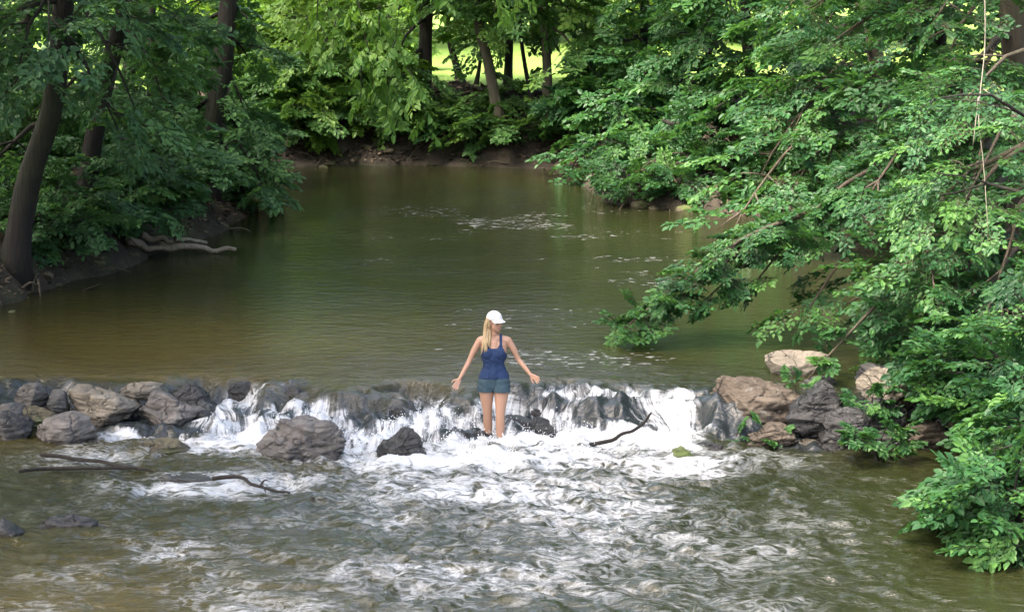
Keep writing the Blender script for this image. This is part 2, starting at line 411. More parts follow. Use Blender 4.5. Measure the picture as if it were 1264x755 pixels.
gran = M.mapr(M.noise(ob, 45.0, 3, .7), .3, .7, .78, 1.0)
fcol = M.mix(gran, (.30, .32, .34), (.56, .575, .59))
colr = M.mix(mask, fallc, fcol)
r1 = M.noise(M.scaled(ob, (1.0, 2.3, 1)), 2.4, 4, .6, .5)
r2 = M.noise(M.scaled(ob, (1.0, 1.9, 1)), 9.0, 4, .6, .6)
r3 = M.noise(M.scaled(ob, (1.0, 1.5, 1)), 30.0, 3, .6, .3)
b = M.bump(r1, ri, .10); b = M.bump(r2, ri, .035, b); b = M.bump(r3, ri, .008, b)
b = M.bump(M.math('ADD', M.math('MULTIPLY', mask, .4), M.math('MULTIPLY', M.noise(ob, 22.0, 4, .6), mask)), .35, .02, b)
M.set(Base_Color=colr, Roughness=M.mapr(mask, 0, 1, .045, .55), IOR=1.45, Normal=b)
RIVER = mk_mesh('river', np.stack([WX, WY, WZ], -1).reshape(-1, 3), [grid_faces(*WX.shape)], [M.m],
    attrs={'foam': np.clip(foam, 0, 1).ravel(), 'veil': onfall.ravel(), 'shallow': shallow.ravel(), 'rip': rip.ravel(), 'fleck': np.clip(flecks + crest_glints, 0, 1).ravel()},
    uv=np.stack([U, S], -1).reshape(-1, 2))
structure(RIVER, 'brown green creek with white water below a low rock dam')

# ------------------------------------------------------------ rocks
def ico(sub):
    bm = bmesh.new(); bmesh.ops.create_icosphere(bm, subdivisions=sub, radius=1)
    V = np.array([v.co for v in bm.verts]); T = np.array([[v.index for v in f.verts] for f in bm.faces]); bm.free(); return V, T
ICO = {k: ico(k) for k in (3, 5, 6)}
def rock_geo(seed, half, cuts=16, flat=.0, sub=5, lean=0.0, strata=1.0):
    rng = np.random.default_rng(seed)
    D, T = ICO[sub]
    N = rng.normal(size=(cuts, 3)); N[:, 2] *= .8; N /= np.linalg.norm(N, axis=1, keepdims=True)
    dd = rng.uniform(.62, 1.0, cuts)
    if flat: N = np.vstack([N, [[.12 * rng.normal(), .12 * rng.normal(), 1]]]); dd = np.append(dd, 1 - flat)
    dots = D @ N.T
    r = np.where(dots > .05, dd[None] / np.maximum(dots, .05), 9.0)
    r = -np.log(np.exp(-r * 30).sum(1) + math.exp(-30 * 1.1)) / 30     # soft minimum: slightly worn edges
    P = D * r[:, None]
    P /= np.abs(P).max(0)
    P = P * np.array(half)
    q = P * 2.2 + seed * 3.7
    n = fbm(q[:, 0], q[:, 1], q[:, 2] * 1.6, 4, seed)
    s2 = fbm(q[:, 0] * .9, q[:, 1] * .9, q[:, 2] * 4.5, 3, seed + 5)
    amp = .10 * min(half)
    P = P + D * (amp * n + amp * .8 * np.sign(s2) * np.abs(s2) ** .6)[:, None]
    zz_ = P[:, 2] / min(half) * 2.6 + .8 * n + .5 * P[:, 0] / min(half) * math.sin(seed); st_ = zz_ - np.floor(zz_)
    P = P + D * np.array([1, 1, .25]) * (min(half) * .075 * strata * (sstep(.0, .8, st_) - sstep(.86, 1.0, st_)))[:, None]
    n5 = fbm(q[:, 0] * 4.5, q[:, 1] * 4.5, q[:, 2] * 8, 3, seed + 9); rg = 1 - np.abs(fbm(q[:, 0] * 1.7, q[:, 1] * 1.7, q[:, 2] * 2.5, 3, seed + 12)) * 2
    P = P + D * (min(half) * (.045 * n5 - .10 * sstep(.80, 1.0, rg)))[:, None]
    P[:, 0] += lean * P[:, 2]
    return P, T
def rock(bbox, mat, label, z0=0.0, seed=1, depth=.8, flat=0.0, yaw=0.0, roll=0.0, sink=.22, group='rocks of the dam', name='rock', cuts=16, strata=1.0):
    x0, y0, x1, y1 = bbox
    p = at_z((x0 + x1) / 2, y1, z0); dist = math.hypot(p[1], CAM_H - z0); s = F / dist
    wdt = (x1 - x0) / s; dep = wdt * depth
    vis = (y1 - y0) / s
    h = max(.10, (vis - .21 * dep * .55) / .977)
    P, T = rock_geo(seed, (wdt / 2, dep / 2, (h + sink) / 2), cuts, flat, 6 if wdt > .55 else 5, 0.0, strata)
    c, s_ = math.cos(roll), math.sin(roll)
    P = np.stack([P[:, 0] * c + P[:, 2] * s_, P[:, 1], -P[:, 0] * s_ + P[:, 2] * c], 1)
    P[:, 0] *= wdt / (P[:, 0].max() - P[:, 0].min())
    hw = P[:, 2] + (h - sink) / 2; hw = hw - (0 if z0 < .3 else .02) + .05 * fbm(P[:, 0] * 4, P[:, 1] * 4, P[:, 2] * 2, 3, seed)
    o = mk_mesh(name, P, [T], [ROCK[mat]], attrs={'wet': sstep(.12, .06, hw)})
    o.location = (p[0], p[1] + dep * .42, z0 + (h - sink) / 2)
    return tag(o, label, 'rock', group)
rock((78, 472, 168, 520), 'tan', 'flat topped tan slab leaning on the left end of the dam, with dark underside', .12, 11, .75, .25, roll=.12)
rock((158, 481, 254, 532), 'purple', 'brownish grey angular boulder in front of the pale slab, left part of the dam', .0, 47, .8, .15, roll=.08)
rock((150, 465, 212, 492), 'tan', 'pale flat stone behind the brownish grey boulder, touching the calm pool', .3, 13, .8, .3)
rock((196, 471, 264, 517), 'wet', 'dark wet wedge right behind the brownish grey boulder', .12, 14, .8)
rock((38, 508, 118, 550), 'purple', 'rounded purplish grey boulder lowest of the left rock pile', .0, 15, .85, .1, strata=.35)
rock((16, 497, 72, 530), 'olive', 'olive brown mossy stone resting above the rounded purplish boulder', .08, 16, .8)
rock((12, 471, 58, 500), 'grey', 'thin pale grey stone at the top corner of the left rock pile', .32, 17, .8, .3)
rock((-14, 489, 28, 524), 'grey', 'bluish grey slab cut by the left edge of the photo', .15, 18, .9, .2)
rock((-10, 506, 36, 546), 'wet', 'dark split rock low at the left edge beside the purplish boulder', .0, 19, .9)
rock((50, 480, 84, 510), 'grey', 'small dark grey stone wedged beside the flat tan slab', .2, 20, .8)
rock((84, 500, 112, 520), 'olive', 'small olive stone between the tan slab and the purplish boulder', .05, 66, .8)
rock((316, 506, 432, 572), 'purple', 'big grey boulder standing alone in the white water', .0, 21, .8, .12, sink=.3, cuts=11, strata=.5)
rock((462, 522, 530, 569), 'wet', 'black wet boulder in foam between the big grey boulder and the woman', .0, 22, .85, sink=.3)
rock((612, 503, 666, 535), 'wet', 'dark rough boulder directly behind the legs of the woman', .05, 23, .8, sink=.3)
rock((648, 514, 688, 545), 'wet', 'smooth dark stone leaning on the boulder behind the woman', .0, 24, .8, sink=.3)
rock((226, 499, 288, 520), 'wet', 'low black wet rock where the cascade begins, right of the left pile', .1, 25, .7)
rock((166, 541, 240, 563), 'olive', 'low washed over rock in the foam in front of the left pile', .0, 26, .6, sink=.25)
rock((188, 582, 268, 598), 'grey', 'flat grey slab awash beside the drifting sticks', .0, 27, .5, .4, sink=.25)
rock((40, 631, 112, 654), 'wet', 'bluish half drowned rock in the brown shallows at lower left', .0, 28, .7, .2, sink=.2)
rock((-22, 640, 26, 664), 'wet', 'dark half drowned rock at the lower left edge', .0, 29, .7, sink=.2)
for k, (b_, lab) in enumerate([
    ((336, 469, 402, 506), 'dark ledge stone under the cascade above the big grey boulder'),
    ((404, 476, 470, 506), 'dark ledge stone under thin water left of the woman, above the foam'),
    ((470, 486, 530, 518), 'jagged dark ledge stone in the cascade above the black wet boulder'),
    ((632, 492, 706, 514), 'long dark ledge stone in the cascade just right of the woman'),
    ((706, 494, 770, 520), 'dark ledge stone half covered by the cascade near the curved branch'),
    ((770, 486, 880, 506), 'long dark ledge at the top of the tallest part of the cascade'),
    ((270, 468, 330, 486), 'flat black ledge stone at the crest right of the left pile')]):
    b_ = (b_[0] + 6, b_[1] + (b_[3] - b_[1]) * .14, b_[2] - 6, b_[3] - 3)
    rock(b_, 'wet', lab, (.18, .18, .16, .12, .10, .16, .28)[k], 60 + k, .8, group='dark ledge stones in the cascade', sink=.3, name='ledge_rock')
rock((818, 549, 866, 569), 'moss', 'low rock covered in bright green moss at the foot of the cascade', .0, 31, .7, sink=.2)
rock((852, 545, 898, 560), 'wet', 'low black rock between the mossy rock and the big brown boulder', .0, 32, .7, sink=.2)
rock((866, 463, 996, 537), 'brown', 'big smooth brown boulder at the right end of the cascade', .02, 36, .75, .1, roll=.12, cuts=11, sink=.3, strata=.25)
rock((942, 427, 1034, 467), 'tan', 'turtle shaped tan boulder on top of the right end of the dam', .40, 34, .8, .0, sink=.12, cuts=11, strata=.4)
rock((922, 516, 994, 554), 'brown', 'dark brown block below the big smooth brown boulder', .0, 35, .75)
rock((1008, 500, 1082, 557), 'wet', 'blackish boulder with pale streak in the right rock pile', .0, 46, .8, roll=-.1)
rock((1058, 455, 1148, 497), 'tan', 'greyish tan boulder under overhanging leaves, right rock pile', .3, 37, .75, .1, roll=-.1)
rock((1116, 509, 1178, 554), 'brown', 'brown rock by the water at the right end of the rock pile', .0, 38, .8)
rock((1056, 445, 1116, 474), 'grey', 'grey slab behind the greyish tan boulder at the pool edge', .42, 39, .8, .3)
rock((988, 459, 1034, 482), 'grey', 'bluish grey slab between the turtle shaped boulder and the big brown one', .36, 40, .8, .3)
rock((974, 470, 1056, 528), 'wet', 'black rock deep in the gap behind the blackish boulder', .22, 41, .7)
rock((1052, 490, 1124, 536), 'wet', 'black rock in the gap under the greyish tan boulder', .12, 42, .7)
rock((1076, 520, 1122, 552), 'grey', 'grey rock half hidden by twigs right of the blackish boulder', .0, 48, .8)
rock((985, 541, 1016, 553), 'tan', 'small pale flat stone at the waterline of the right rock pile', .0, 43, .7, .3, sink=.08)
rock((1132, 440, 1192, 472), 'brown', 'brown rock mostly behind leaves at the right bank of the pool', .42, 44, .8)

# ------------------------------------------------------------ foliage
UP = np.array([0, 0, 1.0])
def nrm(v): return v / (np.linalg.norm(v, axis=-1, keepdims=True) + 1e-9)
class Spray:                                            # a flat branchlet with alternate twigs, unit length along +x
    def __init__(s, seed, nside=7, per=6, spread=.5):
        rng = np.random.default_rng(seed); P, D, tw = [], [], []
        side = 1
        def zz(x_, y_): return -.16 * x_ * x_ - .10 * abs(y_) ** 1.5
        for i in range(nside * 2):
            t = .12 + .86 * i / (nside * 2 - 1); side = -side
            L = spread * (1 - .62 * t) * rng.uniform(.75, 1.2); a = side * R(rng.uniform(38, 62)) * (1 - .35 * t)
            dx, dy = math.cos(a), math.sin(a)
            tw.append(((t, 0, zz(t, 0)), (t + dx * L, dy * L, zz(t + dx * L, dy * L))))
            for j in range(per):
                q = (j + .6) / per * L * rng.uniform(.92, 1.08); sd = 1 if j % 2 else -1
                px_, py_ = t + dx * q, dy * q
                la = a + sd * R(rng.uniform(30, 65)) * (.3 if j == per - 1 else 1)
                P.append((px_, py_, zz(px_, py_) + rng.normal() * .015)); D.append((math.cos(la), math.sin(la), -.25 + rng.normal() * .22))
        for j in range(4):
            P.append((1 - .03 * j, 0, zz(1, 0))); la = rng.normal() * .7; D.append((math.cos(la), math.sin(la), -.25))
        s.P, s.D = np.array(P), nrm(np.array(D)); s.tw = np.array(tw)
        N = np.stack([rng.normal(0, .33, len(P)), rng.normal(0, .33, len(P)), np.ones(len(P))], 1)
        s.N = nrm(N); s.n = len(P)
SPRAYS = [Spray(100 + i, 7 + i % 3, 5 + i % 2, .5 + .06 * (i % 3)) for i in range(12)]
SPARSE = [Spray(300 + i, 5, 4, .5) for i in range(8)]
class Hang:                                             # compound leaf: leaflets in pairs along a drooping stalk
    def __init__(s, seed):
        rng = np.random.default_rng(seed); P, D, tw = [], [], []
        for i in range(5):
            t = .15 + .17 * i
            for sd in (-1, 1):
                P.append((t, 0, -.2 * t * t)); a = sd * R(rng.uniform(45, 65)); D.append((math.cos(a), math.sin(a), -.5))
        P.append((.98, 0, -.2)); D.append((1, 0, -.5))
        tw.append(((0, 0, 0), (1, 0, -.2)))
        s.P, s.D, s.tw = np.array(P), nrm(np.array(D)), np.array(tw)
        s.N = nrm(np.stack([rng.normal(0, .3, len(P)), rng.normal(0, .3, len(P)), np.ones(len(P))], 1)); s.n = len(P)
HANGS = [Hang(400 + i) for i in range(6)]
class Crown:
    def __init__(s, seed): s.rng = np.random.default_rng(seed); s.a = []; s.tw = []; s.wood = Geo()
    def spray(s, pos, d, S, leaf, protos=SPRAYS, twigs=True, tone=0.0):
        rng = s.rng; pr = protos[rng.integers(len(protos))]
        X = nrm(np.asarray(d, float)); Y = np.cross(UP, X); Y = nrm(Y) if np.linalg.norm(Y) > .05 else np.array([1.0, 0, 0])
        Z = np.cross(X, Y); ro = rng.normal() * .35; Y, Z = Y * math.cos(ro) + Z * math.sin(ro), Z * math.cos(ro) - Y * math.sin(ro)
        Mx = np.stack([X, Y, Z], 1); fl = np.array([1, rng.choice([-1, 1]), 1])
        k = rng.random(pr.n) > .08
        P = (pr.P[k] * fl * S) @ Mx.T + pos; D = (pr.D[k] * fl) @ Mx.T; N = pr.N[k] @ Mx.T
        Lf = leaf * rng.uniform(.45, 1.35, len(P))
        rn = np.clip(rng.normal(.45 + tone, .20) + rng.normal(0, .15, len(P)), 0, 1)
        s.a.append((P, D, N, Lf, rn))
        if twigs:
            t = (pr.tw * fl * S).reshape(-1, 3) @ Mx.T + pos; s.tw.append(t.reshape(-1, 2, 3)); s.tw.append(np.array([[pos, pos + Mx @ np.array([S, 0, -.16 * S])]]))
    def limb(s, a, b, r0, S=.85, leaf=.10, sag=.25, step=.5, from_t=.25, sub=1.0, protos=SPRAYS, wood=True, tone=0.0, spread=1.0):
        """a branch from a to b with side shoots, each carrying sprays"""
        rng = s.rng; a, b = np.asarray(a, float), np.asarray(b, float); tone = tone + rng.normal(0, .10)
        L = np.linalg.norm(b - a); n = max(5, int(L / .35)); t = np.linspace(0, 1, n)[:, None]
        pts = a + (b - a) * t + UP * (sag * L * np.sin(t * math.pi) * .5) 
        pts = pts + np.stack([noise3(t[:, 0] * 4, k * 7.7 + a[0], a[1] * 3, 9) for k in range(3)], 1) * .05 * L * np.sin(t * math.pi)
        if wood: s.wood.tube(pts, r0 * (1 - .85 * t[:, 0]) + .004, 6)
        cum = np.concatenate([[0], np.cumsum(np.linalg.norm(np.diff(pts, axis=0), axis=1))])
        side = 1; q = from_t * L
        while q < cum[-1]:
            f = q / cum[-1]; i = min(np.searchsorted(cum, q), n - 1); p = pts[i]; d = nrm(pts[i] - pts[max(0, i - 1)])
            side = -side; hor = np.cross(UP, d); hor = nrm(hor) if np.linalg.norm(hor) > .1 else np.array([1.0, 0, 0])
            an = R(rng.uniform(35, 75)); dd = nrm(d * math.cos(an) + hor * side * math.sin(an) * spread + UP * rng.normal(0, .22))
            l2 = sub * (1.15 - .75 * f) * rng.uniform(.5, 1.15)
            m = max(1, int(l2 / (S * .5)))
            e = p + dd * l2 - UP * .12 * l2 * l2
            if wood and l2 > .4: s.wood.tube(np.array([p, (p + e) / 2 + UP * .04 * l2, e]), np.array([r0 * .35, r0 * .25, .004]) + .002, 4)
            for k in range(m + 1):
                g = (k + .35) / (m + .6); pp = p + (e - p) * g + rng.normal(0, .05, 3)
                ya = rng.normal(0, .55); dv = np.array([dd[0] * math.cos(ya) - dd[1] * math.sin(ya), dd[0] * math.sin(ya) + dd[1] * math.cos(ya), rng.normal(-.12, .22)])
                s.spray(pp, dv, S * rng.uniform(.75, 1.15), leaf, protos, tone=tone)
            q += step * rng.uniform(.7, 1.3)
        s.spray(pts[-1] - .3 * S * nrm(pts[-1] - pts[-2]), pts[-1] - pts[-3], S, leaf, protos, tone=tone)
    def hanging(s, a, length, leaf, dirv, S=.55, step=.16, tone=.1):
        """a drooping twig of compound leaves"""
        rng = s.rng; n = 8; t = np.linspace(0, 1, n)[:, None]; dv = np.asarray(dirv, float)
        pts = np.asarray(a, float) + dv * t * length * .55 - UP * (length * .95 * t ** 1.7)
        s.wood.tube(pts, .014 * (1 - .7 * t[:, 0]), 4)
        for q in np.arange(.1, 1.01, step / length):
            i = min(int(q * (n - 1)), n - 2); p = pts[i] + (pts[i + 1] - pts[i]) * (q * (n - 1) - i)
            an = rng.uniform(0, 2 * math.pi)
            s.spray(p, np.array([math.cos(an), math.sin(an), -.75 + rng.normal() * .3]), S * rng.uniform(.8, 1.2), leaf, HANGS, tone=tone)
    def build(s, name, leafmat, parent=None, barkm=None, width=.30):
        P, D, N, L, rn = (np.concatenate([a[i] for a in s.a]) for i in range(5))
        N = nrm(N - D * (N * D).sum(1, keepdims=True)); Sd = np.cross(N, D); L = L[:, None]
        fold = N * L * .06
        b = P; t = P + D * L - N * L * .08
        l1 = P + D * L * .30 + Sd * L * width + fold; l2 = P + D * L * .68 + Sd * L * width * .8 + fold * .6
        r1 = P + D * L * .30 - Sd * L * width + fold; r2 = P + D * L * .68 - Sd * L * width * .8 + fold * .6
        V = np.stack([b, l1, l2, t, r2, r1], 1).reshape(-1, 3); n = len(P); i6 = np.arange(n)[:, None] * 6
        Q = np.concatenate([i6 + np.array([[0, 3, 2, 1]]), i6 + np.array([[0, 5, 4, 3]])])
        att = np.repeat(rn, 6); idx = np.zeros(len(Q), int)
        if s.tw:
            tw = np.concatenate(s.tw); m = len(tw); d = nrm(tw[:, 1] - tw[:, 0]); sd = nrm(np.cross(d, UP) + 1e-6) * .0035; up = np.cross(sd, d)
            A, B = tw[:, 0], tw[:, 1]
            V2 = np.stack([A + sd, A - sd * .5 + up * .8, A - sd * .5 - up * .8, B + sd * .4, B - sd * .2 + up * .3, B - sd * .2 - up * .3], 1).reshape(-1, 3)
            j = np.arange(m)[:, None] * 6 + len(V)
            Q2 = np.concatenate([j + np.array([[0, 1, 4, 3]]), j + np.array([[1, 2, 5, 4]]), j + np.array([[2, 0, 3, 5]])])
            V = np.vstack([V, V2]); Q = np.vstack([Q, Q2]); att = np.concatenate([att, np.zeros(len(V2))]); idx = np.concatenate([idx, np.ones(len(Q2), int)])
        return mk_mesh(name, V, [Q], [leafmat, barkm or BARK], parent, False, idx, {'rnd': att})

LEAFCOUNT = 0
def tree(name, label, path, H, low=(), crown=None, leafs='left', bark=None, seed=1, group=None, extra=None, cat='tree', width=.30, sides=14):
    """path: trunk points (x,y,z,r). low: limbs ((start_height, end_point, kw)). crown: (z0, radius, n, S, leaf) upper crown"""
    global LEAFCOUNT
    bark = bark or BARK; rng = np.random.default_rng(seed)
    if leafs in ('left', 'far') and H > 9: H = (7.2 + .1 * H) if leafs == 'left' else 5.8 + .2 * H
    path = np.array(path, float); root = empty(name, path[0, :3]); tag(root, label, cat, group)
    top = path[-1]; pts = list(path)
    if H > top[2] + 1:
        d = nrm(path[-1, :3] - path[-2, :3]) * .5 + UP * .5
        for k in (1, 2, 3):
            q = top[:3] + d * (H - top[2]) * k / 3; q[:2] += rng.normal(0, .25, 2); pts.append(np.append(q, top[3] * (1 - .3 * k)))
    pts = resample(pts, 40)
    pts[:, 3] = np.maximum(pts[:, 3], .015)
    g = Geo(); rad = pts[:, 3].copy()
    zz = pts[:, 2] - pts[0, 2]; rad *= 1 + .55 * np.exp(-np.clip(zz + .0, 0, None) / .25)
    p3 = pts[:, :3].copy(); p3[0, 2] -= .35
    g.tube(p3, rad, sides, .16, seed)
    C = Crown(seed)
    def trunk_at(z):
        i = int(np.argmin(np.abs(pts[:, 2] - z))); return pts[i]
    for sz, end, kw in low:
        t = trunk_at(sz); C.limb(t[:3], end, max(.018, min(.07, t[3] * .3)), **kw)
    if crown:
        z0, rad_c, n, S, leaf = crown; n = max(6, int(n * .5)); z0 = max(5.8, min(z0, H - 2.2)) if H > 7 else z0; leaf *= (.6 if H < 9.5 else 1); S *= (.7 if H < 9.5 else 1)
        for k in range(n):
            f = (k + .5) / n; z = z0 + (H - z0) * f * .95; t = trunk_at(z); an = k * 2.4 + rng.uniform(-.4, .4)
            L = rad_c * math.sqrt(max(.12, 1 - (f * 1.0 - .25) ** 2 * 1.1)) * rng.uniform(.75, 1.1)
            end = t[:3] + np.array([math.cos(an) * L, math.sin(an) * L, L * (-.12 + .5 * f)])
            C.limb(t[:3], end, max(.02, t[3] * .35), S=S, leaf=leaf, sag=.2, step=S * .62, sub=S * 1.5, from_t=.2)
    if extra: extra(C, trunk_at)
    if C.wood.V: [g.add(v) for v in ()]
    if C.wood.V:
        base = g.n; g.V += C.wood.V; g.Q += [q + base for q in C.wood.Q]; g.T += [q + base for q in C.wood.T]; g.n += C.wood.n
    tr = g.build('trunk', [bark], root); cr = C.build('crown', LEAF[leafs], root, bark, width)
    for o in (tr, cr): o.location = -root.location
    LEAFCOUNT += len(cr.data.polygons)
    return root
def shrub(label, c, rad, h, n, leafs='left', leaf=.09, S=.6, seed=1, group='bushes on the banks', lean=(0, 0), tone=0.0, name='shrub', cat='shrub', step=.38):
    global LEAFCOUNT
    rng = np.random.default_rng(seed); z = gz(c[0], c[1]); root = empty(name, (c[0], c[1], z)); tag(root, label, cat, group)
    C = Crown(seed)
    for k in range(n):
        an = k * 2.4 + rng.uniform(-.5, .5); rr = rad * math.sqrt((k + .5) / n); hh = h * (1 - .6 * (rr / rad) ** 2) * rng.uniform(.6, 1.1)
        a = np.array([c[0] + rng.normal(0, .12) * rad, c[1] + rng.normal(0, .12) * rad, z - .05]); e = np.array([c[0] + math.cos(an) * rr + lean[0], c[1] + math.sin(an) * rr + lean[1], z + hh])
        C.limb(a, e, .016, S=S, leaf=leaf, sag=.35, step=step, from_t=.3, sub=S * 1.3, tone=tone)
    st = C.wood.build('stem', [BARK], root); cr = C.build('crown', LEAF[leafs], root, BARK)
    for o in (st, cr): o.location = -root.location
    LEAFCOUNT += len(cr.data.polygons)
    return root
def tp(px, py, Y, r): return (*at(px, py, Y), r)
def gp(px, Y, r, dx=0):                                 # trunk foot standing on the ground
    x_ = (px - 632) / F * Y * 1.0; q = at(px, 200, Y); return (q[0], Y, gz(q[0], Y), r)
def low(sz, px, py, Y, **kw): return (sz, at(px, py, Y), kw)

BOUGH = []
LT = 'trees on the shaded left bank'
K1 = dict(S=.85, leaf=.125, step=.42, sub=1.15)
tree('leaning_tree', 'thick dark trunk leaning right at the left edge of the photo', [gp(12, 31.5, .20), tp(34, 230, 31.5, .18), tp(62, 145, 31.5, .17), tp(74, 60, 31.5, .16), tp(82, -40, 31.5, .15)], 15,
     [low(5.2, 165, 130, 30.5, **K1), low(4.6, 150, 170, 31.8, **K1), low(5.6, 215, 60, 32, **K1), low(5.6, 20, 100, 29.5, **K1), low(5.8, 60, 50, 29, **K1), low(5.0, -60, 80, 30, **K1), low(3.2, -20, 230, 32.5, **K1), low(6.2, 160, 20, 30.5, **K1)],
     (6.5, 4.2, 20, 1.6, .24), 'left', BARK, 11, LT)
tree('tree', 'dark slanting trunk standing between the thick leaning trunk and the bank logs', [gp(100, 35, .19), tp(112, 190, 35, .17), tp(128, 110, 35, .16), tp(152, 20, 35, .15), tp(160, -40, 35, .14)], 14,
     [low(4.6, 200, 120, 34, **K1), low(4.0, 40, 170, 36, **K1), low(5.0, 240, 40, 35, **K1), low(3.2, 200, 205, 36, **K1), low(5.4, 90, 20, 33.5, **K1)],
     (6.5, 3.8, 16, 1.7, .26), 'left', BARK, 12, LT)
def hang_right(C0, tat):
    C = Crown(777); BOUGH.append(C)
    a = tat(7.6)[:3]; 
    for e, r in ((at(520, -60, 41.5), .06), (at(640, -25, 42.5), .06), (at(430, -30, 40.5), .05)):
        t = np.linspace(0, 1, 12)[:, None]; pts = a + (e - a) * t + UP * (1.2 * np.sin(t * math.pi)); C.wood.tube(pts, r * (1 - .8 * t[:, 0]) + .006, 6)
    rng = C.rng
    for px, py, ln in ((392, 0, 1.0), (415, 25, 1.2), (438, -5, 1.5), (452, 50, 1.1), (468, 5, 1.8), (488, 50, 1.6), (502, 85, 1.3), (478, 95, 1.0), (545, -30, .6), (575, -25, .7), (605, -25, .8), (640, -20, .7), (405, -15, 1.0), (378, 20, .8), (498, -10, 1.2), (446, 80, .8)):
        C.hanging(at(px, py, 41 + rng.uniform(-1, 1)), ln, .19, (rng.uniform(-.5, .7), rng.uniform(-.4, .4), 0), S=.48)
tree('tree', 'dark upright trunk at the tip of the left bank with a dragging leafy skirt', [gp(254, 40.8, .24), tp(258, 200, 40.8, .23), tp(266, 130, 40.8, .21), tp(279, 50, 40.8, .19), tp(288, -40, 40.8, .18)], 16,
     [low(2.6, 322, 225, 40.5, **K1), low(3.0, 300, 180, 41.2, **K1), low(3.6, 300, 135, 40.8, **K1), low(3.0, 215, 190, 42, **K1), low(4.2, 305, 70, 41.5, **K1), low(4.6, 220, 80, 42, **K1), low(5.0, 295, 15, 41, **K1), low(2.2, 300, 236, 41.2, **K1), low(5.2, 240, 10, 41.5, **K1)],
     (6.3, 4.6, 20, 1.7, .26), 'left', BARK, 13, LT, hang_right)
BT = [o for o in COL.objects if o.get('label', '').startswith('dark upright trunk at the tip')][0]
b1 = BOUGH[0].wood.build('bough', [BARK], BT); b2 = BOUGH[0].build('hanging_foliage', LEAF['ash'], BT, BARK, .24)
for o in (b1, b2): o.location = -BT.location
b2['label'] = 'light green compound leaves hanging over the pool'
tree('young_tree', 'thin dark trunk behind the leaning trees, upper left', [gp(188, 45, .11), tp(187, 60, 45, .09), tp(189, -30, 45, .08)], 12, [low(4.4, 240, 60, 45, **K1), low(3.6, 150, 110, 44, **K1), low(3.2, 230, 150, 44.5, **K1), low(5, 130, 40, 44, **K1)], (5.8, 3.2, 14, 1.6, .25), 'left', BARK, 14, LT)
for k, (x_, y_, lab) in enumerate([(-11.2, 36, 'shaded tree deep in the wood behind the thick leaning trunk'), (-10.4, 42, 'shaded tree deep in the wood behind the thin dark trunk'), (-9.4, 48.5, 'shaded tree behind the trunk at the tip of the left bank'), (-12.5, 30, 'shaded tree at the far left, mostly hidden by leaves')]):
    z = gz(x_, y_)
    tree('tree', lab, [(x_, y_, z, .17), (x_ + .2, y_, z + 2, .15), (x_ + .4, y_, 6, .12)], 13,
         [(1.6 + .42 * j + z * .5, np.array([x_ + 2.6 * math.cos(j * 2.4 + k), y_ - .8 + 2.2 * math.sin(j * 2.4 + k), 1.4 + .5 * j]), dict(S=1.0, leaf=.15, step=.5, sub=1.2)) for j in range(9)], (6, 4, 16, 1.8, .28), 'left', BARK, 20 + k, LT)

for k, (x_, y_, h_, lab) in enumerate([(-9.6, 19.5, 16, 'unseen tall tree added to shade the dam, nearest the drifting sticks'), (-10.4, 13.5, 17, 'unseen tall tree added to shade the dam, closest to the camera'), (-10.2, 24.6, 15, 'unseen tall tree added to shade the dam, level with the left rock pile')]):  # out-of-view trees added to block the sun over dam and woman
    z = gz(x_, y_)
    tree('tree', lab, [(x_, y_, z, .3), (x_ + .2, y_, z + 3, .25), (x_ + .5, y_, 8, .2)], h_, [], (9.0 if k else 10.5, 4.2, 34, 2.3, .36), 'right', BARK, 120 + k, 'unseen shade trees added on the near left bank')
FT = 'trees on the far bank'
K2 = dict(S=.95, leaf=.15, step=.5, sub=1.2)
tree('tree', 'straight dark trunk in the middle of the far bank', [gp(524, 53.2, .21), tp(524, 110, 53.2, .185), tp(526, 30, 53.2, .175), tp(527, -30, 53.2, .17)], 11,
     [low(4.6, 450, 60, 52, **K2), low(4.9, 590, 10, 52, **K2), low(4.2, 480, 110, 51.5, **K2), low(5.2, 440, 10, 52.6, **K2), low(3.6, 470, 150, 52, **K2)], (6.5, 4.6, 18, 1.9, .3), 'far', BARK, 31, FT)
tree('leaning_tree', 'slender grey trunk leaning left over the far bank', [gp(622, 52.0, .19), tp(617, 150, 52, .155), tp(603, 80, 52, .14), tp(590, 25, 52, .13), tp(582, -40, 52, .12)], 10.5,
     [low(5.6, 560, -10, 52.8, **K2), low(5.4, 650, 10, 53, **K2)], (6.2, 4.2, 15, 1.9, .3), 'far', BARK_GREY, 32, FT)
tree('tree', 'grey trunk rising from the water edge right of the leaning slender one', [gp(672, 51.8, .18), tp(676, 140, 51.8, .14), tp(675, 80, 51.8, .12), tp(670, -30, 51.8, .11)], 10,
     [low(5.0, 725, 30, 52, **K2), low(4.8, 745, 60, 51.6, **K2), low(5.3, 640, 10, 52.6, **K2), low(4.2, 755, 130, 50.5, **K2), low(5.4, 700, -5, 51.4, **K2)], (6, 4.0, 15, 1.9, .3), 'far', BARK_GREY, 33, FT)
tree('sapling', 'thin curved sapling crossing just left of the grey water edge trunk', [gp(666, 51.9, .08), tp(660, 140, 52, .065), tp(648, 80, 52, .055), tp(640, 20, 52, .05)], 8, [low(5.2, 620, 40, 51.6, **K2), low(5.3, 670, 20, 51.4, **K2)], (5.6, 2.2, 8, 1.4, .22), 'far', BARK, 34, FT)
tree('tree', 'dark trunk behind the leaning slender one at the edge of the field', [gp(627, 56, .14), tp(627, 100, 56, .13), tp(629, 30, 56, .12), tp(627, -30, 56, .11)], 11, [low(5.0, 680, 30, 55, **K2), low(4.8, 600, 40, 55, **K2)], (6.4, 4, 15, 1.9, .3), 'far', BARK, 35, FT)
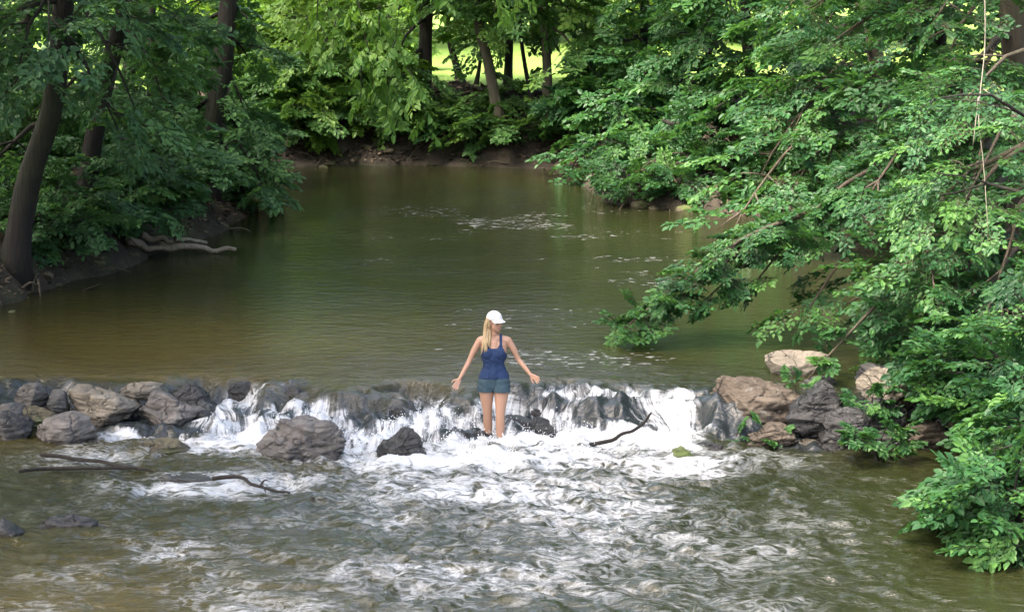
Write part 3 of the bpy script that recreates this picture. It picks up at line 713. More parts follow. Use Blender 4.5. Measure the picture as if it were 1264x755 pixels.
tree('sapling', 'thin slanting trunk against the bright field beside the straight dark trunk', [gp(570, 58, .13), tp(566, 90, 58, .11), tp(553, 40, 58, .09), tp(548, -20, 58, .08)], 10, [low(5, 600, 30, 57, **K2), low(4.6, 520, 40, 57, **K2)], (6, 3, 10, 1.7, .28), 'far', BARK, 36, FT)
tree('sapling', 'very thin sapling leaning right against the bright field', [gp(588, 58, .06), tp(592, 80, 58, .05), tp(597, 30, 58, .045)], 7.5, [low(5.0, 610, 50, 57.6, **K2)], (5.6, 2, 7, 1.4, .22), 'far', BARK, 37, FT)
tree('tree', 'tree with drooping pale leaves left on the far bank above the stony edge', [gp(410, 54, .16), tp(408, 100, 54, .14), tp(404, 20, 54, .12)], 10,
     [low(3.6, 350, 110, 52.5, **K2), low(3.4, 440, 130, 52, **K2), low(4.4, 370, 50, 53, **K2), low(4.6, 460, 70, 52.5, **K2), low(5, 400, 10, 52, **K2), low(3, 390, 150, 52, **K2)], (6, 4.2, 15, 1.9, .3), 'lime', BARK, 38, FT)
RT = 'trees on the far right bank'
tree('tree', 'dark upright trunk seen through leaves above the eroded right bank', [gp(928, 48, .16), tp(927, 100, 48, .14), tp(921, 40, 48, .13), tp(918, -30, 48, .12)], 14,
     [low(4.8, 860, 50, 46.5, **K2), low(4.5, 980, 60, 46, **K2), low(5.2, 900, 10, 46, **K2), low(3.8, 1000, 120, 45.6, **K2), low(4.2, 850, 110, 46, **K2), low(3.6, 930, 140, 45.5, **K2)], (6, 4.2, 16, 1.9, .28), 'right', BARK, 41, RT)
tree('tree', 'thin dark trunk left of the upright one above the eroded right bank', [gp(880, 50.5, .12), tp(876, 90, 50.5, .10), tp(873, 20, 50.5, .09), tp(872, -30, 50.5, .08)], 12,
     [low(4.4, 800, 60, 48.5, **K2), low(3.8, 770, 130, 47.5, **K2), low(3.2, 730, 215, 47, **K2), low(2.8, 790, 190, 46.5, **K2), low(4.8, 830, 20, 49, **K2), low(3.0, 690, 228, 47.5, **K2), low(3.4, 800, 150, 46.8, **K2), low(5.2, 770, 0, 49, **K2), low(2.6, 840, 225, 46, **K2)], (6, 4, 16, 1.9, .28), 'right', BARK, 42, RT)
tree('leaning_tree', 'brownish grey trunk leaning left inside the green mass at the right', [gp(1112, 38.5, .26), tp(1104, 200, 38.5, .21), tp(1086, 110, 38.5, .18), tp(1078, 40, 38.5, .16), tp(1072, -30, 38.5, .15)], 15,
     [low(4.6, 1000, 90, 37, **K1), low(4.0, 980, 160, 36.5, **K1), low(3.6, 940, 215, 36, **K1), low(5.0, 1020, 30, 37, **K1), low(5.3, 960, 20, 37.5, **K1), low(3.2, 1010, 235, 36, **K1), low(3.6, 985, 110, 37.5, **K1), low(2.9, 905, 285, 35, **K1), low(2.6, 960, 270, 35.2, **K1)], (6, 4.4, 18, 1.8, .27), 'right', BARK_BROWN, 43, RT)
K3 = dict(S=.66, leaf=.088, step=.27, sub=.85)
K4 = dict(S=.5, leaf=.085, step=.2, sub=.5)
NT_ = 'trees on the near right bank'
tree('tree', 'brown trunk at the right edge of the photo with long low limbs over the pool', [gp(1266, 28.5, .24), tp(1262, 190, 28.5, .2), tp(1254, 100, 28.5, .18), tp(1248, 20, 28.5, .17), tp(1245, -60, 28.5, .16)], 14,
     [low(3.4, 772, 404, 27.0, S=.44, leaf=.08, step=.19, sub=.42, from_t=.2, sag=.13), low(3.3, 815, 388, 27.2, S=.44, leaf=.08, step=.2, sub=.36, from_t=.3, sag=.13), low(3.5, 875, 366, 27.4, S=.46, leaf=.08, step=.22, sub=.42, from_t=.25, sag=.13), low(2.7, 1000, 292, 27.5, **K3), low(4.2, 1060, 262, 27, **K3), low(3.0, 1075, 360, 27, **K3), low(4.8, 1185, 170, 27, **K3), low(5.4, 1170, 70, 27.2, **K3), low(5.5, 1150, 30, 27, **K3), low(2.8, 1120, 415, 26.6, **K3), low(3.6, 935, 345, 27.6, S=.5, leaf=.08, step=.3, sub=.4, from_t=.35), low(3.3, 1000, 378, 27.0, S=.6, leaf=.085, step=.34, sub=.5, from_t=.35), low(4.6, 1180, 130, 26.5, **K3), low(3.4, 1120, 330, 26.2, **K3), low(5.2, 1030, 50, 28, **K3), low(3.8, 1200, 230, 26, **K3), low(5.6, 1000, 10, 28.5, **K3)],
     (6, 4.2, 16, 1.5, .22), 'right', BARK_BROWN, 44, NT_)
tree('tree', 'leafy tree just outside the right edge with limbs hanging to the rock pile', [(7.0, 25.2, gz(7.0, 25.2), .17), (6.9, 25.2, 2.5, .15), (6.7, 25.2, 4, .13), (6.5, 25, 6, .11)], 12,
     [low(2.6, 1120, 440, 24.9, **K3), low(2.2, 1185, 490, 24.6, **K3), low(3.0, 1130, 400, 24.6, **K3), low(3.4, 1150, 330, 24.4, **K3), low(4.0, 1190, 250, 24.2, **K3), low(4.6, 1195, 120, 24.4, **K3), low(2.4, 1180, 440, 24, **K3), low(1.9, 1215, 520, 23.8, **K3), low(2.6, 985, 482, 24.6, S=.30, leaf=.085, step=.4, sub=.16, from_t=.5), low(3.6, 1080, 360, 25.2, **K3), low(3, 1220, 380, 23.6, **K3)],
     (6, 3.2, 14, 1.5, .22), 'right', BARK_BROWN, 45, NT_)
tree('tree', 'bushy small tree nearest the camera at the lower right corner', [(5.9, 20.6, gz(5.9, 20.6), .09), (5.8, 20.6, 1.8, .08), (5.7, 20.6, 3.2, .06)], 4.5,
     [low(1.2, 1259, 600, 20.6, **K4), low(1.5, 1269, 520, 21, **K4), low(1.8, 1254, 450, 21.4, **K4), low(2.2, 1269, 400, 21, **K4), low(1.3, 1263, 660, 19.2, **K4), low(1.1, 1279, 690, 18.6, **K4), low(2.6, 1284, 330, 21.2, **K4), low(1.5, 1279, 570, 19.6, **K4), low(1.2, 1259, 560, 21.6, **K4), low(2.0, 1284, 480, 19.8, **K4), low(1.0, 1268, 735, 17.8, **K4), low(1.6, 1279, 540, 20.2, **K4), low(1.2, 1274, 620, 20.4, **K4)],
     (2.6, 1.6, 8, .8, .11), 'right', BARK, 46, NT_)
for k, (px, Y, lab) in enumerate([(1246, 33, 'slim leafy tree filling the gap behind the brown edge trunk'), (1010, 44, 'leafy tree behind the leaning brownish trunk'), (790, 55, 'leafy tree at the right end of the bright field'), (1150, 46, 'leafy tree deep behind the leaning brownish trunk, near the right edge')]):
    q = at(px, 200, Y); z = gz(q[0], Y)
    tree('tree', lab, [(q[0], Y, z, .15), (q[0] + .1, Y, z + 2, .13), (q[0] - .1, Y, 6, .1)], 13 + k * .5,
         [(z + .8 + .42 * j, np.array([q[0] + 2.3 * math.cos(j * 2.4 + k), Y - .6 + 2 * math.sin(j * 2.4 + k), z + .7 + .48 * j]), dict(S=1.0, leaf=.15, step=.5, sub=1.2)) for j in range((10, 10, 7, 9, 5)[k])] if k < 4 else
         [(4.6 + .2 * j, np.array([q[0] + 2.3 * math.cos(j * 2.4), Y + 2 * math.sin(j * 2.4), 4.6 + .4 * j]), dict(S=1.0, leaf=.15, step=.5, sub=1.2)) for j in range(4)], (6, 4, 15, 1.9, .28), 'right' if k != 2 else 'far', BARK, 60 + k, 'trees on the far right bank' if k else NT_)
# sunlit trees beyond the field
for k, (x_, y_) in enumerate([(-17, 70), (-12.5, 76), (-8.5, 84), (-4, 92), (1, 88), (6, 94), (11, 84), (16, 92)]):
    z = gz(x_, y_); lab = ('sunlit yellow green tree across the field, ' + ['farthest left of its row', 'second from the left of its row', 'third from the left of its row', 'above the straight dark trunk', 'above the leaning slender trunk', 'right of the grey water edge trunk', 'second from the right of its row', 'farthest right of its row'][k])
    tree('tree', lab, [(x_, y_, z, .25), (x_, y_, z + 3, .2), (x_ + .2, y_, 8, .16)], 15 + (k % 3),
         [(z + .8 + .35 * j, np.array([x_ + 3.6 * math.cos(j * 2.4), y_ + 3.6 * math.sin(j * 2.4), z + .9 + .55 * j]), dict(S=1.5, leaf=.26, step=.8, sub=1.8)) for j in range(9)], (7, 5, 18, 2.2, .4), 'lime', BARK, 80 + k, 'sunlit trees across the field')

# sunlit bushes along the near edge of the field
for k, (px, Y, rad, h, lab) in enumerate([(305, 61, 1.7, 3.4, 'farthest left'), (365, 59, 1.6, 3.2, 'second from the left'), (425, 62, 1.7, 3.6, 'left of the straight dark trunk'), (470, 66, 1.3, 2.4, 'behind the straight dark trunk'), (775, 61, 1.6, 3.6, 'farthest right'), (240, 57, 1.6, 3.4, 'behind the upright trunk of the left bank')]):
    q = at(px, 100, Y); shrub('sunlit yellow green bush at the field edge, ' + lab, (q[0], Y), rad, h, 16, 'lime', .17, .9, 180 + k, 'sunlit bushes at the field edge', step=.5)
# undergrowth
SH = [
    (60, 33.0, 1.1, 1.3, 14, 'left', 'low bush at the foot of the thick leaning trunk'),
    (150, 35.5, 1.1, 1.4, 14, 'left', 'bush on the left bank above the pale logs'),
    (210, 38.5, 1.1, 1.6, 14, 'left', 'bush left of the upright trunk at the tip of the left bank'),
    (290, 42.5, .9, 1.3, 12, 'left', 'bush at the tip of the left bank, leaning over the pool'),

    (170, 41.0, 1.4, 2.2, 16, 'left', 'tall bush in the dark wood behind the slanting trunk'),
    (40, 37.0, 1.5, 2.4, 16, 'left', 'tall bush in the dark wood behind the thick leaning trunk'),
    (250, 46.0, 1.5, 2.4, 16, 'left', 'tall bush behind the upright trunk at the tip of the left bank'),
    (395, 52.4, 1.3, 1.9, 18, 'far', 'pale leaved bush over the stony far edge, left of the straight dark trunk'),
    (355, 53.0, 1.2, 1.6, 14, 'far', 'bush at the far left corner of the pool'),
    (455, 53.2, 1.0, 1.5, 14, 'far', 'bush under the hanging compound leaves on the far bank'),
    (500, 52.4, .6, .7, 10, 'far', 'small bush at the water just left of the straight dark trunk'),
    (572, 52.6, .7, .6, 8, 'far', 'bush between the straight dark trunk and the leaning slender one'),
    (592, 51.7, .5, .45, 7, 'far', 'low plant at the foot of the leaning slender trunk'),
    (648, 51.5, .45, .4, 7, 'far', 'low plant at the water between the two grey trunks'),
    (645, 53.2, .7, .6, 8, 'far', 'bush in the shade behind the grey trunks of the far bank'),
    (740, 50.5, 1.2, 1.8, 14, 'right', 'bush at the far right corner of the pool'),
    (840, 47.5, 1.0, 1.2, 10, 'right', 'bush on top of the eroded right bank'),
    (960, 43.5, 1.2, 1.3, 14, 'right', 'bush above the eroded right bank, right of the bare earth'),
    (775, 43.3, .7, .5, 9, 'right', 'low plant at the water on the left foot of the eroded right bank'),
    (835, 42.7, .6, .45, 9, 'right', 'low plant at the water in the middle of the eroded right bank'),
    (800, 45.2, .6, .6, 9, 'right', 'low plant on the left shoulder of the eroded right bank'),
    (865, 44.0, .6, .6, 9, 'right', 'low plant half way up the eroded right bank'),
    (925, 42.6, .6, .7, 9, 'right', 'low plant at the right foot of the eroded right bank'),
    (1060, 41.5, 1.1, 1.4, 14, 'right', 'bush at the foot of the leaning brownish trunk'),
    (1180, 37.0, 1.4, 2.0, 16, 'right', 'tall bush right of the leaning brownish trunk'),
    (1240, 31.0, 1.3, 1.8, 16, 'right', 'bush at the foot of the brown edge trunk'),
    (1250, 26.5, .9, 1.3, 16, 'right', 'bush behind the right rock pile at the photo edge'),
    (1262, 23.0, 1.0, 1.3, 16, 'right', 'bush covering the near right bank above the brown water'),
    (1275, 19.0, .8, .9, 12, 'right', 'low bush at the lower right corner of the photo'),
]
for k, (px, Y, rad, h, n, lf, lab) in enumerate(SH):
    q = at(px, 250, Y); shrub(lab, (q[0], Y), rad, h, n, lf, .10 if Y < 45 else .13, .6 if Y < 45 else .75, 200 + k)
def sprig(label, px, py, zz, r, n, seed):
    q = at_z(px, py, zz); root = empty('seedling', q); tag(root, label, 'plant', 'sprigs among the rocks'); C = Crown(seed)
    for k in range(n):
        an = k * 2.4; C.limb(q + np.array([0, 0, -.08]), q + np.array([math.cos(an) * r, math.sin(an) * r * .6, .12 + .12 * (k % 3)]), .006, S=.17, leaf=.07, sag=.3, step=.22, from_t=.4, sub=.12, protos=SPARSE, tone=.2)
    a = C.wood.build('stem', [BARK], root); b_ = C.build('crown', LEAF['right'], root)
    for o in (a, b_): o.location = -root.location
sprig('light green sprig growing at the waterline below the dark brown block', 950, 548, .03, .13, 2, 501)
sprig('tiny green sprig at the foot of the big brown boulder', 906, 542, .03, .06, 1, 502)
sprig('leafy sprig in front of the black gap right of the blackish boulder', 1072, 520, .25, .22, 6, 503)
sprig('leafy sprig trailing over the right side of the big brown boulder', 985, 490, .42, .12, 2, 504)
sprig('low sprig hanging at the waterline under the right bank leaves', 1085, 560, .10, .36, 8, 505)

# ------------------------------------------------------------ sticks, logs, vine, litter
def stick(name, label, pts, r, mat, cat, n=8, side=(), seed=1, group=None):
    g = Geo(); P = resample(np.array(pts, float), 26); t = np.linspace(0, 1, 26)
    P += np.stack([noise3(t * 7, k * 3.3, seed * 1.7, seed) for k in range(3)], 1) * r * .8
    g.tube(P, r * (1 - .55 * t), n, .2, seed)
    for a, b_, rr in side: g.tube(resample(np.array([a, (np.array(a) + np.array(b_)) / 2 + UP * .02, b_]), 8), np.linspace(rr, rr * .4, 8), 6, .2, seed)
    o = g.build(name, [mat]); c = P.mean(0); 
    o.data.transform(Matrix.Translation(-Vector(c))); o.location = c
    return tag(o, label, cat, group)
stick('curved_branch', 'dark curved branch rising out of the foam right of the woman', [at(704, 562, 22.75), at(728, 549, 22.85), at(760, 540, 22.95), at(785, 528, 23.0), at(804, 508, 23.05)], .032, WOOD_WET, 'branch', seed=3)
DR = 'drifting sticks at lower left'
stick('stick', 'long dark drifting stick, upper one of the crossed pair in front of the left rocks', [at_z(52, 562, .10), at_z(90, 566, .09), at_z(135, 572, .08), at_z(172, 577, .08), at_z(190, 580, .06)], .027, WOOD_WET, 'stick', seed=4, group=DR)
stick('stick', 'straight dark drifting stick, lower one of the crossed pair in front of the left rocks', [at_z(24, 581, .06), at_z(70, 577, .07), at_z(130, 578, .07), at_z(176, 577, .07)], .027, WOOD_WET, 'stick', seed=5, group=DR)
stick('stick', 'thin dark stick with side knots drifting below the big grey boulder', [at_z(262, 589, .07), at_z(292, 588, .09), at_z(320, 598, .07), at_z(356, 608, .05)], .027, WOOD_WET, 'stick', side=[(at_z(322, 598, .07), at_z(328, 607, .09), .014), (at_z(322, 598, .07), at_z(330, 592, .12), .014)], seed=6, group=DR)
stick('stick', 'short black chunk of wood afloat right of the knotted stick', [at_z(382, 620, .03), at_z(390, 616, .06), at_z(404, 619, .03)], .035, WOOD_WET, 'stick', seed=7, group=DR)
LG = 'bare logs on the left bank'
stick('log', 'longest pale log reaching into the pool from the left bank', [at_z(196, 303, .62), at_z(245, 306, .55), at_z(292, 310, .50)], .075, WOOD_PALE, 'log', seed=8, group=LG)
stick('log', 'short pale log end lying on the left bank mud', [at_z(158, 299, .80), at_z(180, 304, .66), at_z(206, 309, .55)], .085, WOOD_PALE, 'log', seed=9, group=LG)
stick('log', 'crooked grey log above the pale logs on the left bank', [at_z(176, 292, .85), at_z(215, 297, .72), at_z(254, 297, .62)], .06, WOOD_PALE, 'log', side=[(at_z(215, 297, .72), at_z(224, 284, 1.0), .03)], seed=10, group=LG)
stick('stump', 'pale broken snag on the far left corner of the pool', [at(352, 182, 51.6), at(362, 168, 51.8), at(368, 160, 51.8), at(366, 150, 51.8)], .12, WOOD_PALE, 'snag', seed=12)
stick('fallen_branch', 'bare dark fallen branch on the eroded right bank', [at(820, 150, 45), at(850, 155, 44.6), at(885, 158, 44.4)], .05, WOOD_WET, 'branch', seed=13)
stick('fallen_branch', 'bare pale roots like branch under the leaning brownish trunk', [at(915, 195, 43), at(925, 215, 42.6), at(930, 238, 42.2)], .045, BARK_BROWN, 'branch', seed=14)
stick('hanging_vine', 'pale bare vine hanging in front of the leaves near the right edge', [at(1216, -20, 23.6), at(1216, 60, 23.6), at(1208, 140, 23.5), at(1214, 200, 23.5), at(1220, 290, 23.4)], .009, VINE, 'vine', 6, side=[(at(1208, 120, 23.5), at(1201, 180, 23.5), .008), (at(1214, 110, 23.5), at(1262, 150, 23.5), .006)], seed=15)

# leaf litter and twigs on the bare banks (nobody could count them)
rng = np.random.default_rng(77)
lx, ly = rng.uniform(-14, 9, 130000), rng.uniform(24, 57, 130000)
dsh = shore_dist(lx, ly); k = (dsh > .05) & (dsh < 4.5) & (lx > -13); lx, ly = lx[k][:34000], ly[k][:34000]; lz = land_z(lx, ly) + .015
n = len(lx); an = rng.uniform(0, 6.28, n); L = (rng.uniform(.05, .15, n) * np.where(ly > 46, 1.5, 1))[:, None]
D = np.stack([np.cos(an), np.sin(an), rng.normal(0, .35, n)], 1); N = nrm(np.stack([rng.normal(0, .4, n), rng.normal(0, .4, n), np.ones(n)], 1)); Sd = nrm(np.cross(N, D)); P = np.stack([lx, ly, lz], 1)
V = np.stack([P, P + D * L * .4 + Sd * L * .3, P + D * L, P + D * L * .4 - Sd * L * .3], 1).reshape(-1, 3)
M = NT('dead_leaf'); M.set(Base_Color=M.ramp(M.attr('rnd'), [(0, (.03, .02, .013)), (.5, (.08, .056, .037)), (1, (.19, .145, .095))]), Roughness=.8)
lit = mk_mesh('leaf_litter', V, [np.arange(n * 4).reshape(-1, 4)], [M.m], smooth=False, attrs={'rnd': np.repeat(rng.random(n), 4)})
tag(lit, 'brown dead leaves and debris scattered over the bare banks', 'leaf litter', kind='stuff')
g = Geo()
for i in range(2200):
    x_, y_ = rng.uniform(-13, 8), rng.uniform(28, 54)
    d = float(shore_dist(np.array([x_]), np.array([y_]))[0])
    mound = x_ > 1.8 and 41 < y_ < 47
    if not (-.15 < d < (3.2 if mound else 1.8)) or (not mound and i % 3 == 0): continue
    z = gz(x_, y_); a = rng.uniform(0, 6.28); Lh = rng.uniform(.2, .8)
    e = np.array([x_ + math.cos(a) * Lh, y_ + math.sin(a) * Lh, 0]); e[2] = max(gz(e[0], e[1]), .3) + rng.uniform(0, .25)
    g.tube(resample(np.array([(x_, y_, z), ((x_ + e[0]) / 2, (y_ + e[1]) / 2, (z + e[2]) / 2 + .1), e]), 6), np.linspace(.02, .006, 6) * rng.uniform(.6, 1.6), 4)
tw_ = g.build('twig_debris', [BARK_BROWN]); tag(tw_, 'tangled dead twigs and roots along the foot of the banks', 'twigs', kind='stuff')
# stones along the edges of the banks
g = Geo()
for i in range(380):
    s_ = rng.integers(0, len(SHORE)); a, b_ = SHORE[s_], SHORE[(s_ + 1) % len(SHORE)]
    if min(a[1], b_[1]) < 26: continue
    q = a + (b_ - a) * rng.random() + rng.normal(0, .35, 2); r_ = .04 + .15 * rng.random() ** 3
    D0, T0 = ICO[3]; nn = 1 + .35 * noise3(D0[:, 0] * 1.6 + i, D0[:, 1] * 1.6, D0[:, 2] * 1.6, i)
    g.add(D0 * nn[:, None] * r_ * np.array([1.2, 1, .6]) + np.array([q[0], q[1], max(gz(q[0], q[1]), POOL - .08) - .01]), None, T0)
st = g.build('shore_gravel', [ROCK['olive']]); tag(st, 'small brown stones strewn along the waterline of the pool', 'gravel', kind='stuff')
# droplets thrown up by the rapids
g = Geo(); D0 = np.array([(1, 0, 0), (-1, 0, 0), (0, 1, 0), (0, -1, 0), (0, 0, 1), (0, 0, -1)], float); T0 = np.array([(0, 2, 4), (2, 1, 4), (1, 3, 4), (3, 0, 4), (2, 0, 5), (1, 2, 5), (3, 1, 5), (0, 3, 5)])
m = 2600; sx = rng.normal(-.7, 1.7, m); sy = 23.2 + rng.normal(0, .42, m)
iy = np.clip(np.searchsorted(wy, sy), 0, len(wy) - 1); ix = np.clip(np.searchsorted(wx, sx), 0, len(wx) - 1)
sz = WZ[iy, ix] + np.abs(rng.normal(0, .045, m)); sr = rng.uniform(.003, .009, m); keep = foam[iy, ix] > .45
for q, z, r_ in zip(np.stack([sx, sy], 1)[keep], sz[keep], sr[keep]): g.add(D0 * r_ + np.array([q[0], q[1], z]), None, T0)
M = NT('spray_white'); M.set(Base_Color=(.82, .84, .86), Roughness=.3)
sp = g.build('water_spray', [M.m]); tag(sp, 'white droplets splashing over the rapids', 'spray', kind='stuff')

# ------------------------------------------------------------ woman
def skin_mat(name, c, rough=.5, sss=.08):
    M = NT(name); n_ = M.noise(M.obj(), 9, 4)
    M.set(Base_Color=M.mix(n_, c, tuple(x * .88 for x in c)), Roughness=rough); return M.m
SKIN = skin_mat('skin', (.40, .228, .152))
HAIR = NT('hair_blonde'); HAIR.set(Base_Color=HAIR.mix(HAIR.noise(HAIR.scaled(HAIR.obj(), (60, 60, 5)), 1.5, 4), (.22, .145, .07), (.47, .35, .20)), Roughness=.5); HAIR = HAIR.m
def cloth_mat(name, a, b, sc):
    M = NT(name); o = M.obj(); M.set(Base_Color=M.mix(M.noise(o, sc, 5, .6), a, b), Roughness=.85, Normal=M.bump(M.noise(o, 16, 4), .35, .012)); return M.m
TOP = cloth_mat('top_navy', (.004, .019, .066), (.006, .026, .085), 12)
SHORTS = cloth_mat('denim_teal', (.014, .035, .052), (.035, .070, .090), 40)
CAPM = cloth_mat('cap_white', (.60, .60, .61), (.66, .66, .66), 8)
def solid(name, v): M = NT(name); M.set(Base_Color=v, Roughness=.5); return M.m
FEET = at_z(608, 537, 0.0); WOM = empty('person', (FEET[0] + .02, 23.33, -.155))
tag(WOM, 'woman in white cap, navy tank top and denim shorts wading below the cascade', 'person')
g = Geo()
def cap_chain(pts, rads, n=14, flat=1.0):
    """closed tapered limb with rounded ends"""
    P = resample(np.column_stack([np.array(pts, float), rads]), 6 * len(pts)); p, r = P[:, :3], P[:, 3]
    d0 = nrm(p[0] - p[1]); d1 = nrm(p[-1] - p[-2]); th = np.linspace(0, math.pi / 2, 6)[1:]
    A = [p[0] + d0 * r[0] * math.sin(a) for a in th[::-1]]; ra = [r[0] * math.cos(a) + 1e-4 for a in th[::-1]]
    B = [p[-1] + d1 * r[-1] * math.sin(a) for a in th]; rb = [r[-1] * math.cos(a) + 1e-4 for a in th]
    g.tube(np.vstack([A, p, B]), np.concatenate([ra, r, rb]), n, flat=flat)
def ball(c, rad):
    V, T = ICO[3]; g.add(V * np.array(rad) + np.array(c), None, T)
# torso
cap_chain([(-.075, .0, .86), (-.07, .005, .95), (-.052, 0, 1.09), (-.066, 0, 1.2), (-.08, .01, 1.31)], [.096, .094, .068, .082, .080])
cap_chain([(.075, .0, .86), (.07, .005, .95), (.052, 0, 1.09), (.066, 0, 1.2), (.08, .01, 1.31)], [.096, .094, .068, .082, .080])
cap_chain([(0, -.01, .84), (0, -.005, .95), (0, -.005, 1.08), (0, -.01, 1.2), (0, .005, 1.34)], [.075, .092, .078, .088, .075])
for s_ in (-1, 1):
    ball((s_ * .072, -.062, 1.235), (.066, .046, .066)); ball((s_ * .07, .065, .87), (.085, .075, .09))
cap_chain([(-.155, .012, 1.375), (0, .02, 1.40), (.155, .012, 1.375)], [.052, .056, .052])
cap_chain([(0, .02, 1.36), (.004, .012, 1.44), (.008, .0, 1.52)], [.058, .047, .050])
# legs: her right leg (seen on the left) stands back, her left leg steps forward
cap_chain([(-.088, .0, .88), (-.088, .0, .72), (-.078, .015, .50), (-.074, .045, .36), (-.066, .085, .12), (-.064, .09, .06)], [.098, .085, .056, .055, .037, .036])
cap_chain([(.088, -.01, .88), (.088, -.035, .72), (.078, -.07, .50), (.076, -.065, .36), (.072, -.06, .12), (.072, -.06, .06)], [.098, .085, .056, .055, .037, .036])
for cx_, cy_ in ((-.064, .09), (.072, -.06)): cap_chain([(cx_, cy_ + .03, .045), (cx_, cy_ - .06, .04), (cx_ * 1.1, cy_ - .15, .025)], [.036, .038, .026])
# arms, palms and fingers
def arm(s, sh, el, wr, palm_dir, spread):
    sh, el, wr = map(np.array, (sh, el, wr))
    cap_chain([sh, (sh + el) / 2 + np.array([s * .008, 0, .0]), el, (el * .6 + wr * .4), wr], [.046, .039, .031, .029, .020])
    d = nrm(np.array(palm_dir, float)); side = nrm(np.cross(d, np.array([0, 1.0, .2]))); nrm_ = np.cross(side, d)
    pc = wr + d * .05
    for o in (-.021, -.007, .007, .021): cap_chain([wr + side * o * .6 + d * .005, wr + d * .04 + side * o, wr + d * .080 + side * o * 1.15], [.013, .0125, .011], 8)
    for o, ln in ((-.025, .055), (-.008, .068), (.009, .064), (.025, .048)):
        b0 = wr + d * .077 + side * o * 1.1; dv = nrm(d + side * o * spread)
        b1 = b0 + dv * ln * .5 - nrm_ * .004; b2 = b1 + nrm(dv - nrm_ * .35) * ln * .5
        cap_chain([b0 - dv * .02, b0, b1, b2], [.0095, .0095, .0088, .0075], 8)
    t0 = wr + d * .025 - side * .026 * (1 if s > 0 else 1); td = nrm(d * .6 - side * .8)
    cap_chain([wr + d * .012 - side * .01, t0, t0 + td * .035, t0 + nrm(td + d * .4) * .068], [.013, .013, .0105, .0085], 8)
arm(-1, (-.168, .012, 1.372), (-.290, .0, 1.135), (-.410, -.075, .925), (-.40, -.35, -.75), 5)
arm(1, (.170, .012, 1.372), (.290, .015, 1.150), (.440, -.060, .972), (.75, -.45, -.42), 8)
# head, turned to her left
YAW = R(42); HC = np.array([.012, -.012, 1.605]); g_body = g; g = Geo()
def hd(v): v = np.asarray(v, float); c, s = math.cos(YAW), math.sin(YAW); x_, y_, z_ = v[..., 0], v[..., 1], v[..., 2]; tl = .05; z2 = z_ + y_ * tl; return np.stack([x_ * c - y_ * s, x_ * s + y_ * c, z2], -1) + HC
def hball(c, r):
    V, T = ICO[3]; g.add(hd(V * np.array(r) + np.array(c)), None, T)
hball((0, .01, .03), (.074, .092, .090)); hball((0, -.022, -.04), (.058, .062, .075)); hball((0, -.052, -.088), (.026, .024, .024))
hball((0, -.055, -.03), (.05, .036, .055)); hball((0, .02, -.05), (.055, .06, .07))
nose = np.array([(0, -.088, .006), (0, -.104, -.024), (0, -.092, -.034)]); g.tube(hd(nose), [.007, .012, .009], 8)
for s_ in (-1, 1): hball((s_ * .038, -.068, -.02), (.02, .018, .016)); hball((s_ * .074, .012, -.012), (.009, .018, .028))
hball((0, -.082, -.058), (.022, .012, .007)); hball((0, -.08, -.067), (.018, .012, .007))
for V, in zip(g.V): pass
base = g_body.n; g_body.V += g.V; g_body.Q += [q + base for q in g.Q]; g_body.T += [t_ + base for t_ in g.T]; g_body.n += g.n
tmp = g_body.build('body_source', [SKIN])
rm = tmp.modifiers.new('r', 'REMESH'); rm.mode = 'VOXEL'; rm.voxel_size = .0046; rm.use_smooth_shade = True
smm = tmp.modifiers.new('s', 'SMOOTH'); smm.factor = .5; smm.iterations = 4
dg = bpy.context.evaluated_depsgraph_get(); me = bpy.data.meshes.new_from_object(tmp.evaluated_get(dg)); bpy.data.objects.remove(tmp)
me.name = 'body'; me.materials.clear(); me.materials.append(SKIN); BODY = bpy.data.objects.new('body', me); COL.objects.link(BODY); BODY.parent = WOM
BODY['label'] = 'bare arms and legs, smiling face turned to her left'
nV = len(me.vertices); bv = np.empty(nV * 3); me.vertices.foreach_get('co', bv); bv = bv.reshape(-1, 3); bn = np.empty(nV * 3); me.vertices.foreach_get('normal', bn); bn = bn.reshape(-1, 3)
polys = [tuple(p.vertices) for p in me.polygons]; pa = np.array([p + (p[0],) if len(p) == 3 else p[:4] for p in polys])
fc = bv[pa].mean(1)
def garment(name, sel, off, mat, seed, sel_v=None):
    q = pa[sel]; ids, inv = np.unique(q, return_inverse=True); q = inv.reshape(q.shape)
    v = bv[ids]; n_ = bn[ids]; wr = .0055 * fbm(v[:, 0] * 15 + v[:, 2] * 9, v[:, 1] * 16, v[:, 2] * 22, 3, seed)
    v = v + n_ * (off(v) + wr)[:, None]
    o = mk_mesh(name, v, [q], [mat], WOM)
    so = o.modifiers.new('thickness', 'SOLIDIFY'); so.thickness = .003; so.offset = 0
    sm_ = o.modifiers.new('soft', 'SMOOTH'); sm_.iterations = 4
    return o
ax, ay_, az = fc[:, 0], fc[:, 1], fc[:, 2]; aax = np.abs(ax)
neck = np.where(ay_ < 0.01, 1.295 + 2.2 * np.clip(aax - .045, 0, None), 1.30 + 1.2 * np.clip(aax - .06, 0, None))
strap = (aax > .068) & (aax < .098) & (az > 1.28) & (az < 1.45)
arm_hole = .175 - .55 * np.clip(az - 1.17, 0, .13)
top_sel = (az > .925) & (((az < neck) & (aax < arm_hole) & (az < 1.33)) | (strap))
top_sel &= ~((aax > .2))
garment('tank_top', top_sel, lambda v: .007 + .006 * sstep(1.08, .94, v[:, 2]), TOP, 5)['label'] = 'navy blue spaghetti strap tank top'
sh_sel = (az > .765) & (az < .985) & (aax < .235)
garment('shorts', sh_sel, lambda v: .008 + .013 * sstep(.90, .765, v[:, 2]) - .006 * sstep(.90, .97, v[:, 2]), SHORTS, 6)['label'] = 'short dark teal denim shorts'
